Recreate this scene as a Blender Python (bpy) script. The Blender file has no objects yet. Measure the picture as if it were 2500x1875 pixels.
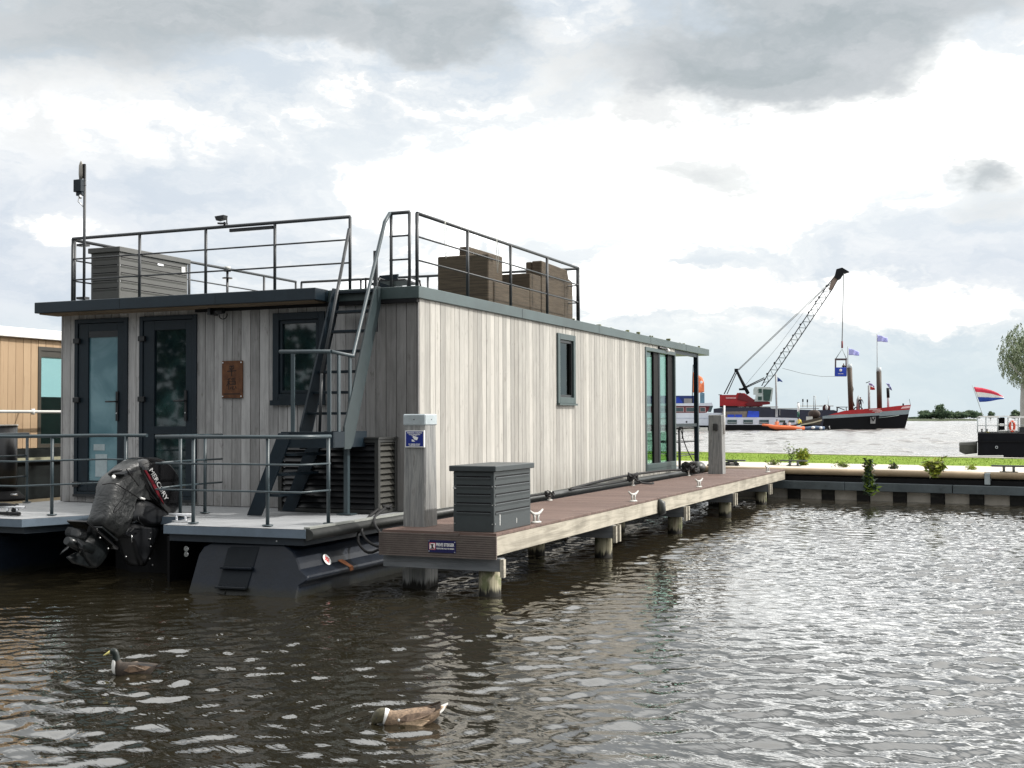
import bpy, bmesh, math, random
import numpy as np
from mathutils import Vector, Matrix, noise as mnoise
random.seed(7)
R = math.radians
sc = bpy.context.scene
COL = sc.collection

# ------------------------------------------------------------------ camera (calibrated from the two vanishing points)
F_, CX, CY, H = 2928., 1250., 937.5, 1.7
def _d(p):
    v = np.array([(p[0]-CX)/F_, -(p[1]-CY)/F_, -1.]); return v/np.linalg.norm(v)
_Y = _d((2485, 1019)); _X = -_d((-5700, 1052)); _X -= _Y*(_X@_Y); _X /= np.linalg.norm(_X); _Z = np.cross(_X, _Y)
M3 = np.array([_X, _Y, _Z])
def ray(px, py): return M3@np.array([(px-CX)/F_, -(py-CY)/F_, -1.])
def onz(px, py, z): r = ray(px, py); return Vector(r*((z-H)/r[2])+[0, 0, H])
def onx(px, py, x): r = ray(px, py); return Vector(r*(x/r[0])+[0, 0, H])
def ony(px, py, y): r = ray(px, py); return Vector(r*(y/r[1])+[0, 0, H])
FH = np.array([-M3[0, 2], -M3[1, 2], 0.]); FH /= np.linalg.norm(FH)
RH = np.array([FH[1], -FH[0], 0.])
def far(px, py, D): r = ray(px, py); return Vector(r*(D/(r@FH))+[0, 0, H])
cd = bpy.data.cameras.new('camera'); cam = bpy.data.objects.new('camera', cd); COL.objects.link(cam)
cd.sensor_width = 36; cd.lens = F_/2500*36; cd.clip_end = 6000; cd.clip_start = .05
mw = Matrix.Identity(4)
for i in range(3):
    for j in range(3): mw[i][j] = M3[i, j]
mw[2][3] = H; cam.matrix_world = mw
sc.camera = cam

# ------------------------------------------------------------------ node helpers
class NT:
    def __init__(s, tree): s.t = tree; s.n = tree.nodes; s.l = tree.links
    def node(s, typ, **k):
        n = s.n.new(typ)
        for a, b in k.items(): setattr(n, a, b)
        return n
    def put(s, sock, v):
        if isinstance(v, bpy.types.NodeSocket): s.l.new(v, sock)
        elif isinstance(v, (tuple, list)) and len(v) == 3 and sock.type == 'RGBA': sock.default_value = (*v, 1)
        else: sock.default_value = v
    def m(s, op, a, b=0., c=None, clamp=False):
        n = s.node('ShaderNodeMath', operation=op, use_clamp=clamp); s.put(n.inputs[0], a); s.put(n.inputs[1], b)
        if c is not None: s.put(n.inputs[2], c)
        return n.outputs[0]
    def vm(s, op, a, b):
        n = s.node('ShaderNodeVectorMath', operation=op); s.put(n.inputs[0], a); s.put(n.inputs[1], b); return n.outputs[0]
    def comb(s, x, y, z):
        n = s.node('ShaderNodeCombineXYZ'); s.put(n.inputs[0], x); s.put(n.inputs[1], y); s.put(n.inputs[2], z); return n.outputs[0]
    def sep(s, v):
        n = s.node('ShaderNodeSeparateXYZ'); s.put(n.inputs[0], v); return n.outputs
    def noise(s, v, scale=5., detail=4., rough=.5, dist=0., col=False):
        n = s.node('ShaderNodeTexNoise'); s.put(n.inputs['Vector'], v); n.inputs['Scale'].default_value = scale
        n.inputs['Detail'].default_value = detail; n.inputs['Roughness'].default_value = rough; n.inputs['Distortion'].default_value = dist
        return n.outputs[1] if col else n.outputs[0]
    def white(s, w):
        n = s.node('ShaderNodeTexWhiteNoise', noise_dimensions='1D'); s.put(n.inputs['W'], w); return n.outputs[0]
    def mix(s, f, a, b, mode='MIX'):
        n = s.node('ShaderNodeMix', data_type='RGBA', blend_type=mode); s.put(n.inputs[0], f); s.put(n.inputs[6], a); s.put(n.inputs[7], b); return n.outputs[2]
    def ramp(s, f, stops):
        n = s.node('ShaderNodeValToRGB'); s.put(n.inputs[0], f); e = n.color_ramp.elements
        while len(e) < len(stops): e.new(.5)
        for i, (p, c) in enumerate(stops):
            e[i].position = p; e[i].color = (*c, 1) if isinstance(c, tuple) else (c, c, c, 1)
        return n.outputs[0]
    def step(s, v, a, b):
        n = s.node('ShaderNodeMapRange', interpolation_type='SMOOTHSTEP'); s.put(n.inputs[0], v); s.put(n.inputs[1], a); s.put(n.inputs[2], b); return n.outputs[0]
    def pos(s): return s.node('ShaderNodeNewGeometry').outputs['Position']
    def bump(s, h, dist=.01, strength=1.):
        n = s.node('ShaderNodeBump'); s.put(n.inputs['Height'], h); n.inputs['Distance'].default_value = dist; n.inputs['Strength'].default_value = strength; return n.outputs[0]

def newmat(name):
    m = bpy.data.materials.new(name); m.use_nodes = True; t = NT(m.node_tree)
    b = m.node_tree.nodes['Principled BSDF']; return m, t, b
def setp(t, b, col=None, rough=None, metal=None, normal=None, spec=None, **k):
    if col is not None: t.put(b.inputs['Base Color'], col)
    if rough is not None: t.put(b.inputs['Roughness'], rough)
    if metal is not None: t.put(b.inputs['Metallic'], metal)
    if normal is not None: t.put(b.inputs['Normal'], normal)
    if spec is not None: t.put(b.inputs['Specular IOR Level'], spec)
    for a, v in k.items(): t.put(b.inputs[a], v)
def paint(name, col, rough=.45, var=.18, scale=3., metal=0., bump=.0, spec=.5, grime=None, coat=0.):
    m, t, b = newmat(name); p = t.pos()
    n = t.noise(p, scale, 6, .6); n2 = t.noise(p, scale*9, 3, .6)
    f = t.m('ADD', t.m('MULTIPLY', n, .7), t.m('MULTIPLY', n2, .3))
    lo = tuple(c*(1-var) for c in col); hi = tuple(min(1, c*(1+var)) for c in col)
    c = t.mix(t.step(f, .3, .7), lo, hi)
    if grime: c = t.mix(t.m('MULTIPLY', t.step(t.noise(p, scale*2.3, 8, .7), .55, .75), .6), c, grime)
    setp(t, b, c, t.m('ADD', rough-.08, t.m('MULTIPLY', n2, .16)), metal, spec=spec)
    if coat: b.inputs['Coat Weight'].default_value = coat
    if bump: setp(t, b, normal=t.bump(n2, bump))
    return m
def woodmat(name, axis, w, lo, hi, dark, off=0., rough=.8, streak=1., knots=.5, fine=28., board=.38, corner=False):
    """boards run along Z (axis 0: across X, 1: across Y) ; each board its own tone, streaky grain, grey weathering"""
    m, t, b = newmat(name); p = t.pos(); x, y, z = t.sep(p)
    a = x if axis == 0 else y
    k = t.m('FLOOR', t.m('DIVIDE', t.m('SUBTRACT', a, off), w))
    r1 = t.white(k); r2 = t.white(t.m('ADD', k, 37.3))
    g = t.comb(t.m('MULTIPLY', a, fine), t.m('MULTIPLY', k, 7.7), t.m('MULTIPLY', z, 1.3))
    n1 = t.noise(g, 1., 8, .65, .6)
    g2 = t.comb(t.m('MULTIPLY', a, 7.), t.m('MULTIPLY', k, 3.1), t.m('MULTIPLY', z, 2.2))
    n2 = t.noise(g2, 1., 5, .6, .8)
    f = t.m('ADD', t.m('ADD', t.m('MULTIPLY', n1, .55*streak), t.m('MULTIPLY', n2, .35)), t.m('MULTIPLY', r1, board))
    c = t.mix(t.step(f, .22+board*.35, .58+board), lo, hi)
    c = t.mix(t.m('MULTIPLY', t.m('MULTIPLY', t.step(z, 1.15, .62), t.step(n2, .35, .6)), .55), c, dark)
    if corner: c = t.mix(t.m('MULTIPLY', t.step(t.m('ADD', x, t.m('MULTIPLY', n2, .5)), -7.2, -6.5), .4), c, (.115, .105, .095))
    c = t.mix(t.m('MULTIPLY', t.step(n1, .56, .72), .55), c, dark)
    c = t.mix(t.m('MULTIPLY', t.step(t.noise(g2, 2.1, 6, .7), .58, .7), knots), c, dark)
    c = t.mix(t.m('MULTIPLY', t.m('GREATER_THAN', r2, .8), .18), c, dark)
    setp(t, b, c, rough, spec=.25, normal=t.bump(n1, .003))
    return m
def grainwood(name, axis, lo, hi, dark, rough=.8, sc_=1.):
    """timber with grain running along the given axis"""
    m, t, b = newmat(name); x, y, z = t.sep(t.pos()); v = [t.m('MULTIPLY', q, 22.*sc_) for q in (x, y, z)]
    v[axis] = t.m('MULTIPLY', (x, y, z)[axis], 1.2*sc_)
    n = t.noise(t.comb(*v), 1., 8, .65, 1.2); n2 = t.noise(t.pos(), 2.5*sc_, 5, .6, .5)
    f = t.m('ADD', t.m('MULTIPLY', n, .6), t.m('MULTIPLY', n2, .4))
    c = t.mix(t.step(f, .35, .65), lo, hi); c = t.mix(t.m('MULTIPLY', t.step(n, .56, .74), .7), c, dark)
    setp(t, b, c, rough, spec=.25, normal=t.bump(n, .004)); return m
def glassmat(name, tint, refl=.12, alpha=.75):
    m, t, b = newmat(name); n = m.node_tree.nodes
    tr = t.node('ShaderNodeBsdfTransparent'); t.put(tr.inputs[0], tint)
    gl = t.node('ShaderNodeBsdfGlossy'); gl.inputs['Roughness'].default_value = .01; t.put(gl.inputs[0], (.95, 1, 1))
    lw = t.node('ShaderNodeLayerWeight'); lw.inputs[0].default_value = .5
    fz = t.m('ADD', t.m('MULTIPLY', t.m('POWER', lw.outputs['Facing'], 5.), .6), refl+.03, clamp=True)
    ms = t.node('ShaderNodeMixShader'); t.l.new(fz, ms.inputs[0])
    t.l.new(tr.outputs[0], ms.inputs[1]); t.l.new(gl.outputs[0], ms.inputs[2])
    t.l.new(ms.outputs[0], n['Material Output'].inputs[0]); n.remove(b); return m

MT = {}
anth = MT['anth'] = paint('anthracite_paint', (.0085, .0165, .024), .42, .2, 2., spec=.3)
anthl = MT['anthl'] = paint('anthracite_sunlit', (.050, .075, .075), .42, .25, 1.2, grime=(.05, .065, .06), spec=.5)  # same anthracite paint, lightened in colour for the sunlit side
railm = paint('dark_rail_steel', (.014, .018, .022), .5, .15, 5., metal=.0, spec=.8)
railg = paint('blue_grey_rail_steel', (.030, .050, .060), .45, .15, 5., spec=.8)
black = paint('black_plastic', (.012, .013, .015), .35, .3, 6.)
blackm = paint('black_matt', (.008, .008, .009), .7, .3, 6., spec=.2)
rubber = paint('grey_rubber', (.035, .037, .035), .38, .3, 2., grime=(.12, .12, .1))
pont = paint('pontoon_plastic', (.007, .011, .019), .42, .3, 1.6, grime=(.02, .022, .024), bump=.003, spec=.3)
_t = NT(pont.node_tree); _b = pont.node_tree.nodes['Principled BSDF']; _c = _b.inputs['Base Color'].links[0].from_socket   # algae band at the waterline
_x, _y, _z = _t.sep(_t.pos()); _n = _t.noise(_t.pos(), 7., 6, .7)
_f = _t.step(_t.m('ADD', _z, _t.m('MULTIPLY', _t.m('SUBTRACT', _n, .5), .12)), .10, .02); _t.l.new(_t.mix(_t.m('MULTIPLY', _f, .8), _c, (.018, .018, .012)), _b.inputs['Base Color'])
white = paint('white_paint', (.78, .78, .76), .4, .06, 4.)
offw = paint('offwhite_paint', (.62, .62, .58), .45, .1, 2.)
chrome = paint('stainless_steel', (.6, .6, .6), .2, .1, 9., metal=1.)
alu = paint('bright_aluminium', (.75, .76, .78), .3, .08, 9., metal=.6)
screwm = paint('screw_metal', (.5, .5, .5), .3, .1, 9., metal=.8)
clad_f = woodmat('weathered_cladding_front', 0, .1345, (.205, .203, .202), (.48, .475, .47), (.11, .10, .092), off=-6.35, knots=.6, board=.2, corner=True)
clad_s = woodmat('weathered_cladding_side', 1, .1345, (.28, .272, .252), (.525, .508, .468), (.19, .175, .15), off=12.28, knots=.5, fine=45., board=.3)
soff = grainwood('soffit_wood', 0, (.16, .12, .08), (.26, .2, .14), (.1, .07, .05))
inner = paint('wall_membrane', (.035, .032, .03), .8, .1)
deckm, t, b = newmat('pale_grey_deck'); p = t.pos(); x, y, z = t.sep(p)
gr = t.m('FRACT', t.m('MULTIPLY', y, 1/.14)); gl_ = t.m('LESS_THAN', gr, .04)
n = t.noise(t.comb(t.m('MULTIPLY', x, 2.), t.m('MULTIPLY', y, 14.), 0), 1., 6, .6)
c = t.mix(t.step(n, .3, .7), (.27, .28, .29), (.37, .38, .39)); c = t.mix(t.m('MULTIPLY', t.step(t.noise(p, 3., 8, .7), .55, .7), .35), c, (.2, .2, .19))
setp(t, b, t.mix(t.m('MULTIPLY', gl_, .6), c, (.1, .1, .1)), .6, normal=t.bump(n, .003))
deckf = paint('blue_grey_deck_edge', (.13, .17, .215), .5, .12, 4.)
jdeck, t, b = newmat('red_brown_composite_boards'); p = t.pos(); x, y, z = t.sep(p)
k = t.m('FLOOR', t.m('MULTIPLY', y, 1/.145)); fr = t.m('FRACT', t.m('MULTIPLY', y, 1/.145)); gap = t.m('LESS_THAN', fr, .05)
rib = t.m('SINE', t.m('MULTIPLY', y, 2*math.pi/.0181)); r1 = t.white(k)
n = t.noise(t.comb(t.m('MULTIPLY', x, 3.), t.m('MULTIPLY', y, 20.), 0), 1., 6, .6)
f = t.m('ADD', t.m('MULTIPLY', n, .7), t.m('MULTIPLY', r1, .3))
c = t.mix(t.step(f, .25, .75), (.118, .074, .060), (.190, .126, .103)); c = t.mix(t.m('MULTIPLY', t.step(t.noise(p, 5., 8, .75), .6, .75), .5), c, (.30, .26, .21))
c = t.mix(t.m('MULTIPLY', t.m('GREATER_THAN', rib, .5), .25), c, (.07, .04, .035))
c = t.mix(t.step(t.noise(p, 24., 2, .4), .74, .78), c, (.5, .48, .44))
setp(t, b, t.mix(t.m('MULTIPLY', gap, .85), c, (.03, .02, .02)), .7, normal=t.bump(t.m('SUBTRACT', rib, t.m('MULTIPLY', gap, 3)), .002))
jend = paint('brown_ribbed_composite', (.125, .10, .088), .75, .2, 6., grime=(.2, .19, .15))
edgew = grainwood('pale_weathered_timber', 1, (.23, .21, .17), (.50, .46, .38), (.11, .09, .065), sc_=.7)
beamw = grainwood('grey_beam_timber', 0, (.12, .13, .14), (.22, .23, .24), (.07, .07, .07))
def pilemat(name, lo, hi, dk, green=(.13, .14, .07), wl=.10):
    m, t, b = newmat(name); p = t.pos(); x, y, z = t.sep(p)
    n = t.noise(t.comb(t.m('MULTIPLY', x, 30.), t.m('MULTIPLY', y, 30.), t.m('MULTIPLY', z, 2.)), 1., 7, .65, .8)
    n2 = t.noise(p, 4., 5, .6); c = t.mix(t.step(n, .35, .65), lo, hi)
    c = t.mix(t.m('MULTIPLY', t.step(n, .56, .66), .7), c, dk)
    c = t.mix(t.m('MULTIPLY', t.step(n2, .5, .62), t.step(z, .6, .1)), c, green)
    zz = t.m('ADD', z, t.m('MULTIPLY', t.m('SUBTRACT', n, .5), .3))
    c = t.mix(t.step(zz, wl, wl-.06), c, (.012, .011, .009))
    setp(t, b, c, .8, spec=.3, normal=t.bump(n, .006)); return m
pilew = pilemat('round_pile_timber', (.2, .18, .12), (.42, .39, .28), (.1, .07, .04))
postw = pilemat('square_post_timber', (.165, .168, .17), (.33, .33, .315), (.10, .09, .09), wl=.10)
galv = paint('galvanised_cap', (.42, .47, .49), .45, .15, 6., metal=.3)
# ------------------------------------------------------------------ mesh builder
class MB:
    def __init__(s): s.v = []; s.f = []; s.mi = []; s.cur = 0; s.sm = []; s.smooth = False
    def add(s, vs, fs):
        o = len(s.v); s.v += [tuple(q) for q in vs]
        for f in fs: s.f.append([o+i for i in f]); s.mi.append(s.cur); s.sm.append(s.smooth)
        return s
    def box(s, x0, x1, y0, y1, z0, z1):
        return s.add([(x, y, z) for z in (z0, z1) for y in (y0, y1) for x in (x0, x1)],
                     [(0, 2, 3, 1), (4, 5, 7, 6), (0, 1, 5, 4), (2, 6, 7, 3), (0, 4, 6, 2), (1, 3, 7, 5)])
    def obox(s, p0, p1, w, h, up=(0, 0, 1)):
        """bar from p0 to p1, w wide (across), h tall (along up)"""
        p0 = Vector(p0); p1 = Vector(p1); d = (p1-p0).normalized(); u = Vector(up); a = d.cross(u)
        if a.length < 1e-5: u = Vector((0, 1, 0)); a = d.cross(u)
        a.normalize(); u = a.cross(d).normalized(); a *= w/2; u *= h/2; vs = []
        for q in (p0, p1): vs += [q-a-u, q+a-u, q+a+u, q-a+u]
        return s.add(vs, [(3, 2, 1, 0), (4, 5, 6, 7), (0, 1, 5, 4), (1, 2, 6, 5), (2, 3, 7, 6), (3, 0, 4, 7)])
    def tube(s, pts, r, n=8, cap=True, r2=None):
        pts = [Vector(q) for q in pts]; N = len(pts); o = len(s.v); sm = s.smooth
        t0 = (pts[1]-pts[0]).normalized(); u = t0.cross(Vector((0, 0, 1)))
        if u.length < 1e-3: u = Vector((1, 0, 0))
        u.normalize()
        for i, q in enumerate(pts):
            if i == 0: t = pts[1]-pts[0]
            elif i == N-1: t = pts[-1]-pts[-2]
            else: t = (pts[i]-pts[i-1]).normalized()+(pts[i+1]-pts[i]).normalized()
            t.normalize(); u = (u-t*u.dot(t)).normalized(); w = t.cross(u)
            rr = r if not isinstance(r, (list, tuple)) else r[i]
            if r2 is not None: rr = r+(r2-r)*i/(N-1)
            for k in range(n):
                a = 2*math.pi*k/n; s.v.append(tuple(q+(u*math.cos(a)+w*math.sin(a))*rr))
        for i in range(N-1):
            for k in range(n):
                s.f.append([o+i*n+k, o+i*n+(k+1) % n, o+(i+1)*n+(k+1) % n, o+(i+1)*n+k]); s.mi.append(s.cur); s.sm.append(True)
        if cap:
            s.f.append([o+k for k in range(n)][::-1]); s.mi.append(s.cur); s.sm.append(False)
            s.f.append([o+(N-1)*n+k for k in range(n)]); s.mi.append(s.cur); s.sm.append(False)
        return s
    def loft(s, rings, cap=True, closed=True, mats=None):
        n = len(rings[0]); o = len(s.v)
        for rg in rings: s.v += [tuple(q) for q in rg]
        for i in range(len(rings)-1):
            for k in range(n if closed else n-1):
                s.f.append([o+i*n+k, o+i*n+(k+1) % n, o+(i+1)*n+(k+1) % n, o+(i+1)*n+k]); s.mi.append(mats(i, k) if mats else s.cur); s.sm.append(s.smooth)
        if cap:
            s.f.append([o+k for k in range(n)][::-1]); s.mi.append(mats(0, 0) if mats else s.cur); s.sm.append(False)
            s.f.append([o+(len(rings)-1)*n+k for k in range(n)]); s.mi.append(mats(len(rings)-2, 0) if mats else s.cur); s.sm.append(False)
        return s
    def prism(s, poly, ext):
        ext = Vector(ext); a = [Vector(q) for q in poly]; return s.loft([a, [q+ext for q in a]])
    def sphere(s, c, r, nu=12, nv=8, sq=(1, 1, 1)):
        c = Vector(c); rg = []
        for j in range(nv+1):
            a = math.pi*(j/nv-.5)*.998
            rg.append([c+Vector((math.cos(2*math.pi*k/nu)*math.cos(a)*r*sq[0], math.sin(2*math.pi*k/nu)*math.cos(a)*r*sq[1], math.sin(a)*r*sq[2])) for k in range(nu)])
        o = s.smooth; s.smooth = True; s.loft(rg); s.smooth = o; return s
    def build(s, name, mat, parent=None, base=None, bevel=0., fix=True, subsurf=0):
        me = bpy.data.meshes.new(name)
        if base is None: base = BASE[parent.name] if parent is not None else Vector((0, 0, 0))
        base = Vector(base)
        me.from_pydata([tuple(Vector(q)-base) for q in s.v], [], s.f)
        for mm in (mat if isinstance(mat, (list, tuple)) else [mat]): me.materials.append(mm)
        me.polygons.foreach_set('material_index', s.mi); me.polygons.foreach_set('use_smooth', s.sm)
        if fix:
            bm = bmesh.new(); bm.from_mesh(me); bmesh.ops.recalc_face_normals(bm, faces=bm.faces)
            if bevel:
                es = [e for e in bm.edges if len(e.link_faces) == 2 and e.calc_face_angle(0) > R(50)]
                bmesh.ops.bevel(bm, geom=es, offset=bevel, segments=1, affect='EDGES', clamp_overlap=True)
            bm.to_mesh(me); bm.free()
        me.update()
        o = bpy.data.objects.new(name, me); COL.objects.link(o); BASE[o.name] = base
        if parent is not None: o.parent = parent
        else: o.location = base
        if subsurf:
            md = o.modifiers.new('sub', 'SUBSURF'); md.levels = md.render_levels = subsurf
        return o
BASE = {}
def tag(o, label=None, cat=None, group=None, kind=None):
    if label: o['label'] = label
    if cat: o['category'] = cat
    if group: o['group'] = group
    if kind: o['kind'] = kind
    return o
def thing(name, base, label, cat, group=None):
    o = bpy.data.objects.new(name, None); COL.objects.link(o); o.location = base; o.empty_display_size = .2
    BASE[o.name] = Vector(base); return tag(o, label, cat, group)
def single(o_list): return o_list
def dup(src, loc, rotz=None, label=None, parent=None):
    c = src.copy(); COL.objects.link(c); BASE[c.name] = Vector(loc) if loc is not None else BASE[src.name]
    if parent is not None: c.parent = parent
    if loc is not None: c.location = loc
    if rotz is not None: c.rotation_euler = (0, 0, rotz)
    if label: c['label'] = label
    for ch in src.children: dup(ch, None, None, None, c)
    return c
def text(s, size, origin, xd, zd, mat, parent, name='lettering', ext=.001, bold=0., width=None, align='LEFT', shear=0.):
    cu = bpy.data.curves.new('t', 'FONT'); cu.body = s; cu.size = size; cu.extrude = ext; cu.offset = bold; cu.align_x = align; cu.shear = shear; cu.resolution_u = 3
    to = bpy.data.objects.new('t', cu); COL.objects.link(to); bpy.context.view_layer.update()
    me = bpy.data.meshes.new_from_object(to.evaluated_get(bpy.context.evaluated_depsgraph_get())); COL.objects.unlink(to); bpy.data.objects.remove(to)
    xd = Vector(xd).normalized(); zd = Vector(zd).normalized(); nd = xd.cross(zd)
    xs = [v.co.x for v in me.vertices]; k = 1.
    if width and xs: k = width/max(1e-6, max(xs)-min(xs))
    base = BASE[parent.name] if parent else Vector((0, 0, 0))
    for v in me.vertices: v.co = Vector(origin)+xd*v.co.x*k+zd*v.co.y+nd*v.co.z-base
    me.materials.clear(); me.materials.append(mat); me.name = name
    o = bpy.data.objects.new(name, me); COL.objects.link(o); BASE[o.name] = base
    if parent: o.parent = parent
    return o

# ------------------------------------------------------------------ sky and light
SUN_EL, SUN_AZ = 44., 66.      # azimuth measured from +Y towards +X
w = bpy.data.worlds.new('World'); sc.world = w; w.use_nodes = True; t = NT(w.node_tree)
for n_ in list(t.n): t.n.remove(n_)
out = t.node('ShaderNodeOutputWorld'); tc = t.node('ShaderNodeTexCoord').outputs['Generated']
x, y, z = t.sep(tc)
az = t.m('MULTIPLY', t.m('ARCTAN2', x, y), 57.2958); el = t.m('MULTIPLY', t.m('ARCSINE', z), 57.2958)
def azel(px, py):
    r = ray(px, py); r = r/np.linalg.norm(r); return math.degrees(math.atan2(r[0], r[1])), math.degrees(math.asin(r[2]))
q = t.comb(t.m('MULTIPLY', az, .09), t.m('MULTIPLY', el, .17), 3.3)
warp = t.noise(q, 1.2, 6, .62, col=True); wx, wy, wz = t.sep(warp)
azd = t.m('ADD', az, t.m('MULTIPLY', t.m('SUBTRACT', wx, .5), 11.)); eld = t.m('ADD', el, t.m('MULTIPLY', t.m('SUBTRACT', wy, .5), 6.))
def blob(px, py, sx, sy):
    a, e = azel(px, py); k = 57.2958/F_
    u = t.m('DIVIDE', t.m('SUBTRACT', azd, a), sx*k); v = t.m('DIVIDE', t.m('SUBTRACT', eld, e), sy*k)
    return t.m('EXPONENT', t.m('MULTIPLY', t.m('ADD', t.m('MULTIPLY', u, u), t.m('MULTIPLY', v, v)), -1.))
def addall(l):
    r = l[0]
    for q_ in l[1:]: r = t.m('ADD', r, q_)
    return r
nb = t.noise(t.comb(t.m('MULTIPLY', azd, .10), t.m('MULTIPLY', eld, .26), 0), 1., 9, .6, .3)
nf = t.noise(t.comb(t.m('MULTIPLY', azd, .32), t.m('MULTIPLY', eld, .6), 8.), 1., 8, .62, .2)
base = t.mix(t.step(t.m('ADD', t.m('MULTIPLY', nb, .75), t.m('MULTIPLY', nf, .25)), .40, .60), (.70, .775, .85), (1.10, 1.10, 1.08))
base = t.mix(t.m('MULTIPLY', addall([blob(1500, 450, 800, 190), blob(2300, 250, 300, 120)]), .85, clamp=True), base, (1.24, 1.24, 1.2))
base = t.mix(t.m('MULTIPLY', addall([blob(250, 520, 500, 170), blob(2350, 650, 300, 130), blob(60, 750, 300, 120)]), .5, clamp=True), base, (.66, .73, .84))
# pale blue band above the horizon, with a grey bank on it
hz = t.m('MULTIPLY', t.step(el, 6.2, 1.2), .85)
base = t.mix(hz, base, (.70, .82, .88))
# low cumulus
cum = addall([blob(1560, 715, 160, 60), blob(1850, 730, 260, 62), blob(2300, 745, 230, 55), blob(1190, 540, 120, 70), blob(190, 575, 110, 42), blob(2120, 720, 100, 60)])
cumf = t.step(t.m('ADD', cum, t.m('MULTIPLY', t.m('SUBTRACT', nf, .5), 1.5)), .30, .80)
base = t.mix(t.m('MULTIPLY', cumf, .85), base, (1.10, 1.10, 1.08))
# heavy grey cloud along the top
top_ = t.step(el, 14.2, 22.)
bright_gap = addall([blob(1360, 25, 130, 70), blob(820, 150, 230, 45), blob(2420, 160, 130, 90)])
dk = addall([blob(1740, 165, 360, 85), blob(2150, 60, 380, 100), blob(1130, 55, 230, 75), t.m('MULTIPLY', bright_gap, -.7), t.m('MULTIPLY', blob(150, 110, 420, 130), .75), t.m('MULTIPLY', blob(600, 30, 380, 90), .8), blob(1850, 205, 240, 55), blob(2340, 385, 85, 38), t.m('MULTIPLY', blob(1700, 425, 200, 70), .6), t.m('MULTIPLY', blob(1250, 320, 420, 90), .22), t.m('MULTIPLY', blob(2430, 480, 130, 70), .5), t.m('MULTIPLY', top_, .5)])
dkf = t.step(t.m('ADD', dk, t.m('MULTIPLY', t.m('SUBTRACT', t.m('ADD', t.m('MULTIPLY', nb, .7), t.m('MULTIPLY', nf, .3)), .5), 2.0)), .12, 1.15)
dcol = t.mix(t.step(t.m('ADD', t.m('MULTIPLY', nf, .35), t.m('MULTIPLY', nb, .65)), .3, .7), (.40, .45, .46), (.62, .65, .68))
gap_ = t.step(el, 24., 40.)
final = t.mix(t.m('MULTIPLY', dkf, t.m('SUBTRACT', .88, t.m('MULTIPLY', gap_, .7))), base, dcol)
# thin cloud round the sun and unseen high sky, brightened for the water's reflections
sd = (math.sin(R(SUN_AZ))*math.cos(R(SUN_EL)), math.cos(R(SUN_AZ))*math.cos(R(SUN_EL)), math.sin(R(SUN_EL)))
n_ = t.node('ShaderNodeVectorMath', operation='DOT_PRODUCT'); t.put(n_.inputs[0], tc); n_.inputs[1].default_value = sd
glow = t.step(n_.outputs['Value'], .55, 1.0)
final = t.mix(t.m('MULTIPLY', t.step(el, 19.0, 29.), .6), final, (1.8, 1.8, 1.76))
final = t.mix(t.m('MULTIPLY', glow, .8), final, (2.6, 2.5, 2.35))
# the white cloud facing the camera is boosted far past white, as a real sky is, to brighten water reflections; unseen sky behind is greyed to dim front faces
fr_, fg_, fb_ = t.sep(t.vm('MULTIPLY', final, (1., 1., 1.)))
front = t.step(y, .15, .6)
boost = t.m('ADD', 1., t.m('MULTIPLY', t.m('MULTIPLY', t.step(fg_, .99, 1.22), t.m('MULTIPLY', front, t.m('SUBTRACT', 1., t.m('MULTIPLY', t.step(el, 16.5, 23.), .8)))), 1.95))
n_ = t.node('ShaderNodeVectorMath', operation='SCALE'); t.put(n_.inputs[0], final); t.put(n_.inputs['Scale'], boost); final = n_.outputs[0]
back = t.step(y, .0, -.5); final = t.mix(t.m('MULTIPLY', back, .35), final, (.45, .48, .52))
sky = t.node('ShaderNodeTexSky', sky_type='NISHITA', sun_disc=False, sun_elevation=R(SUN_EL), sun_rotation=R(SUN_AZ))
b1 = t.node('ShaderNodeBackground'); t.l.new(sky.outputs[0], b1.inputs[0]); b1.inputs[1].default_value = .1
b2 = t.node('ShaderNodeBackground'); t.l.new(final, b2.inputs[0]); b2.inputs[1].default_value = 1.
mx = t.node('ShaderNodeMixShader'); mx.inputs[0].default_value = .93
t.l.new(b1.outputs[0], mx.inputs[1]); t.l.new(b2.outputs[0], mx.inputs[2]); t.l.new(mx.outputs[0], out.inputs[0])
sl = bpy.data.lights.new('sun', 'SUN'); sl.energy = 3.7; sl.angle = R(1.5); sl.color = (1, .965, .91)
so = bpy.data.objects.new('sun', sl); COL.objects.link(so)
so.rotation_euler = Vector(sd).to_track_quat('Z', 'Y').to_euler()
sc.view_settings.view_transform = 'Standard'; sc.view_settings.look = 'None'; sc.view_settings.exposure = 0; sc.view_settings.gamma = 1

# ------------------------------------------------------------------ water
wm, t, b = newmat('canal_water'); p = t.pos(); x, y, z = t.sep(p)
rot = t.comb(t.m('ADD', t.m('MULTIPLY', x, .94), t.m('MULTIPLY', y, -.34)), t.m('ADD', t.m('MULTIPLY', x, .34), t.m('MULTIPLY', y, .94)), 0)
st = t.vm('MULTIPLY', rot, (1., 2.4, 1.))
n1 = t.noise(st, 3.2, 3, .55, .6); n2 = t.noise(st, 9., 2, .5, .4); big = t.noise(t.vm('MULTIPLY', rot, (.35, .8, 1.)), 1., 3, .5)
hgt = t.m('ADD', t.m('MULTIPLY', n1, .0065), t.m('MULTIPLY', n2, .0012))
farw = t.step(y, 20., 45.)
mid = t.noise(t.vm('MULTIPLY', rot, (1.1, 2.2, 1.)), 1., 4, .6)
hgt = t.m('ADD', hgt, t.m('MULTIPLY', t.m('ADD', t.m('MULTIPLY', big, .1), t.m('MULTIPLY', mid, .1)), farw))
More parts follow.
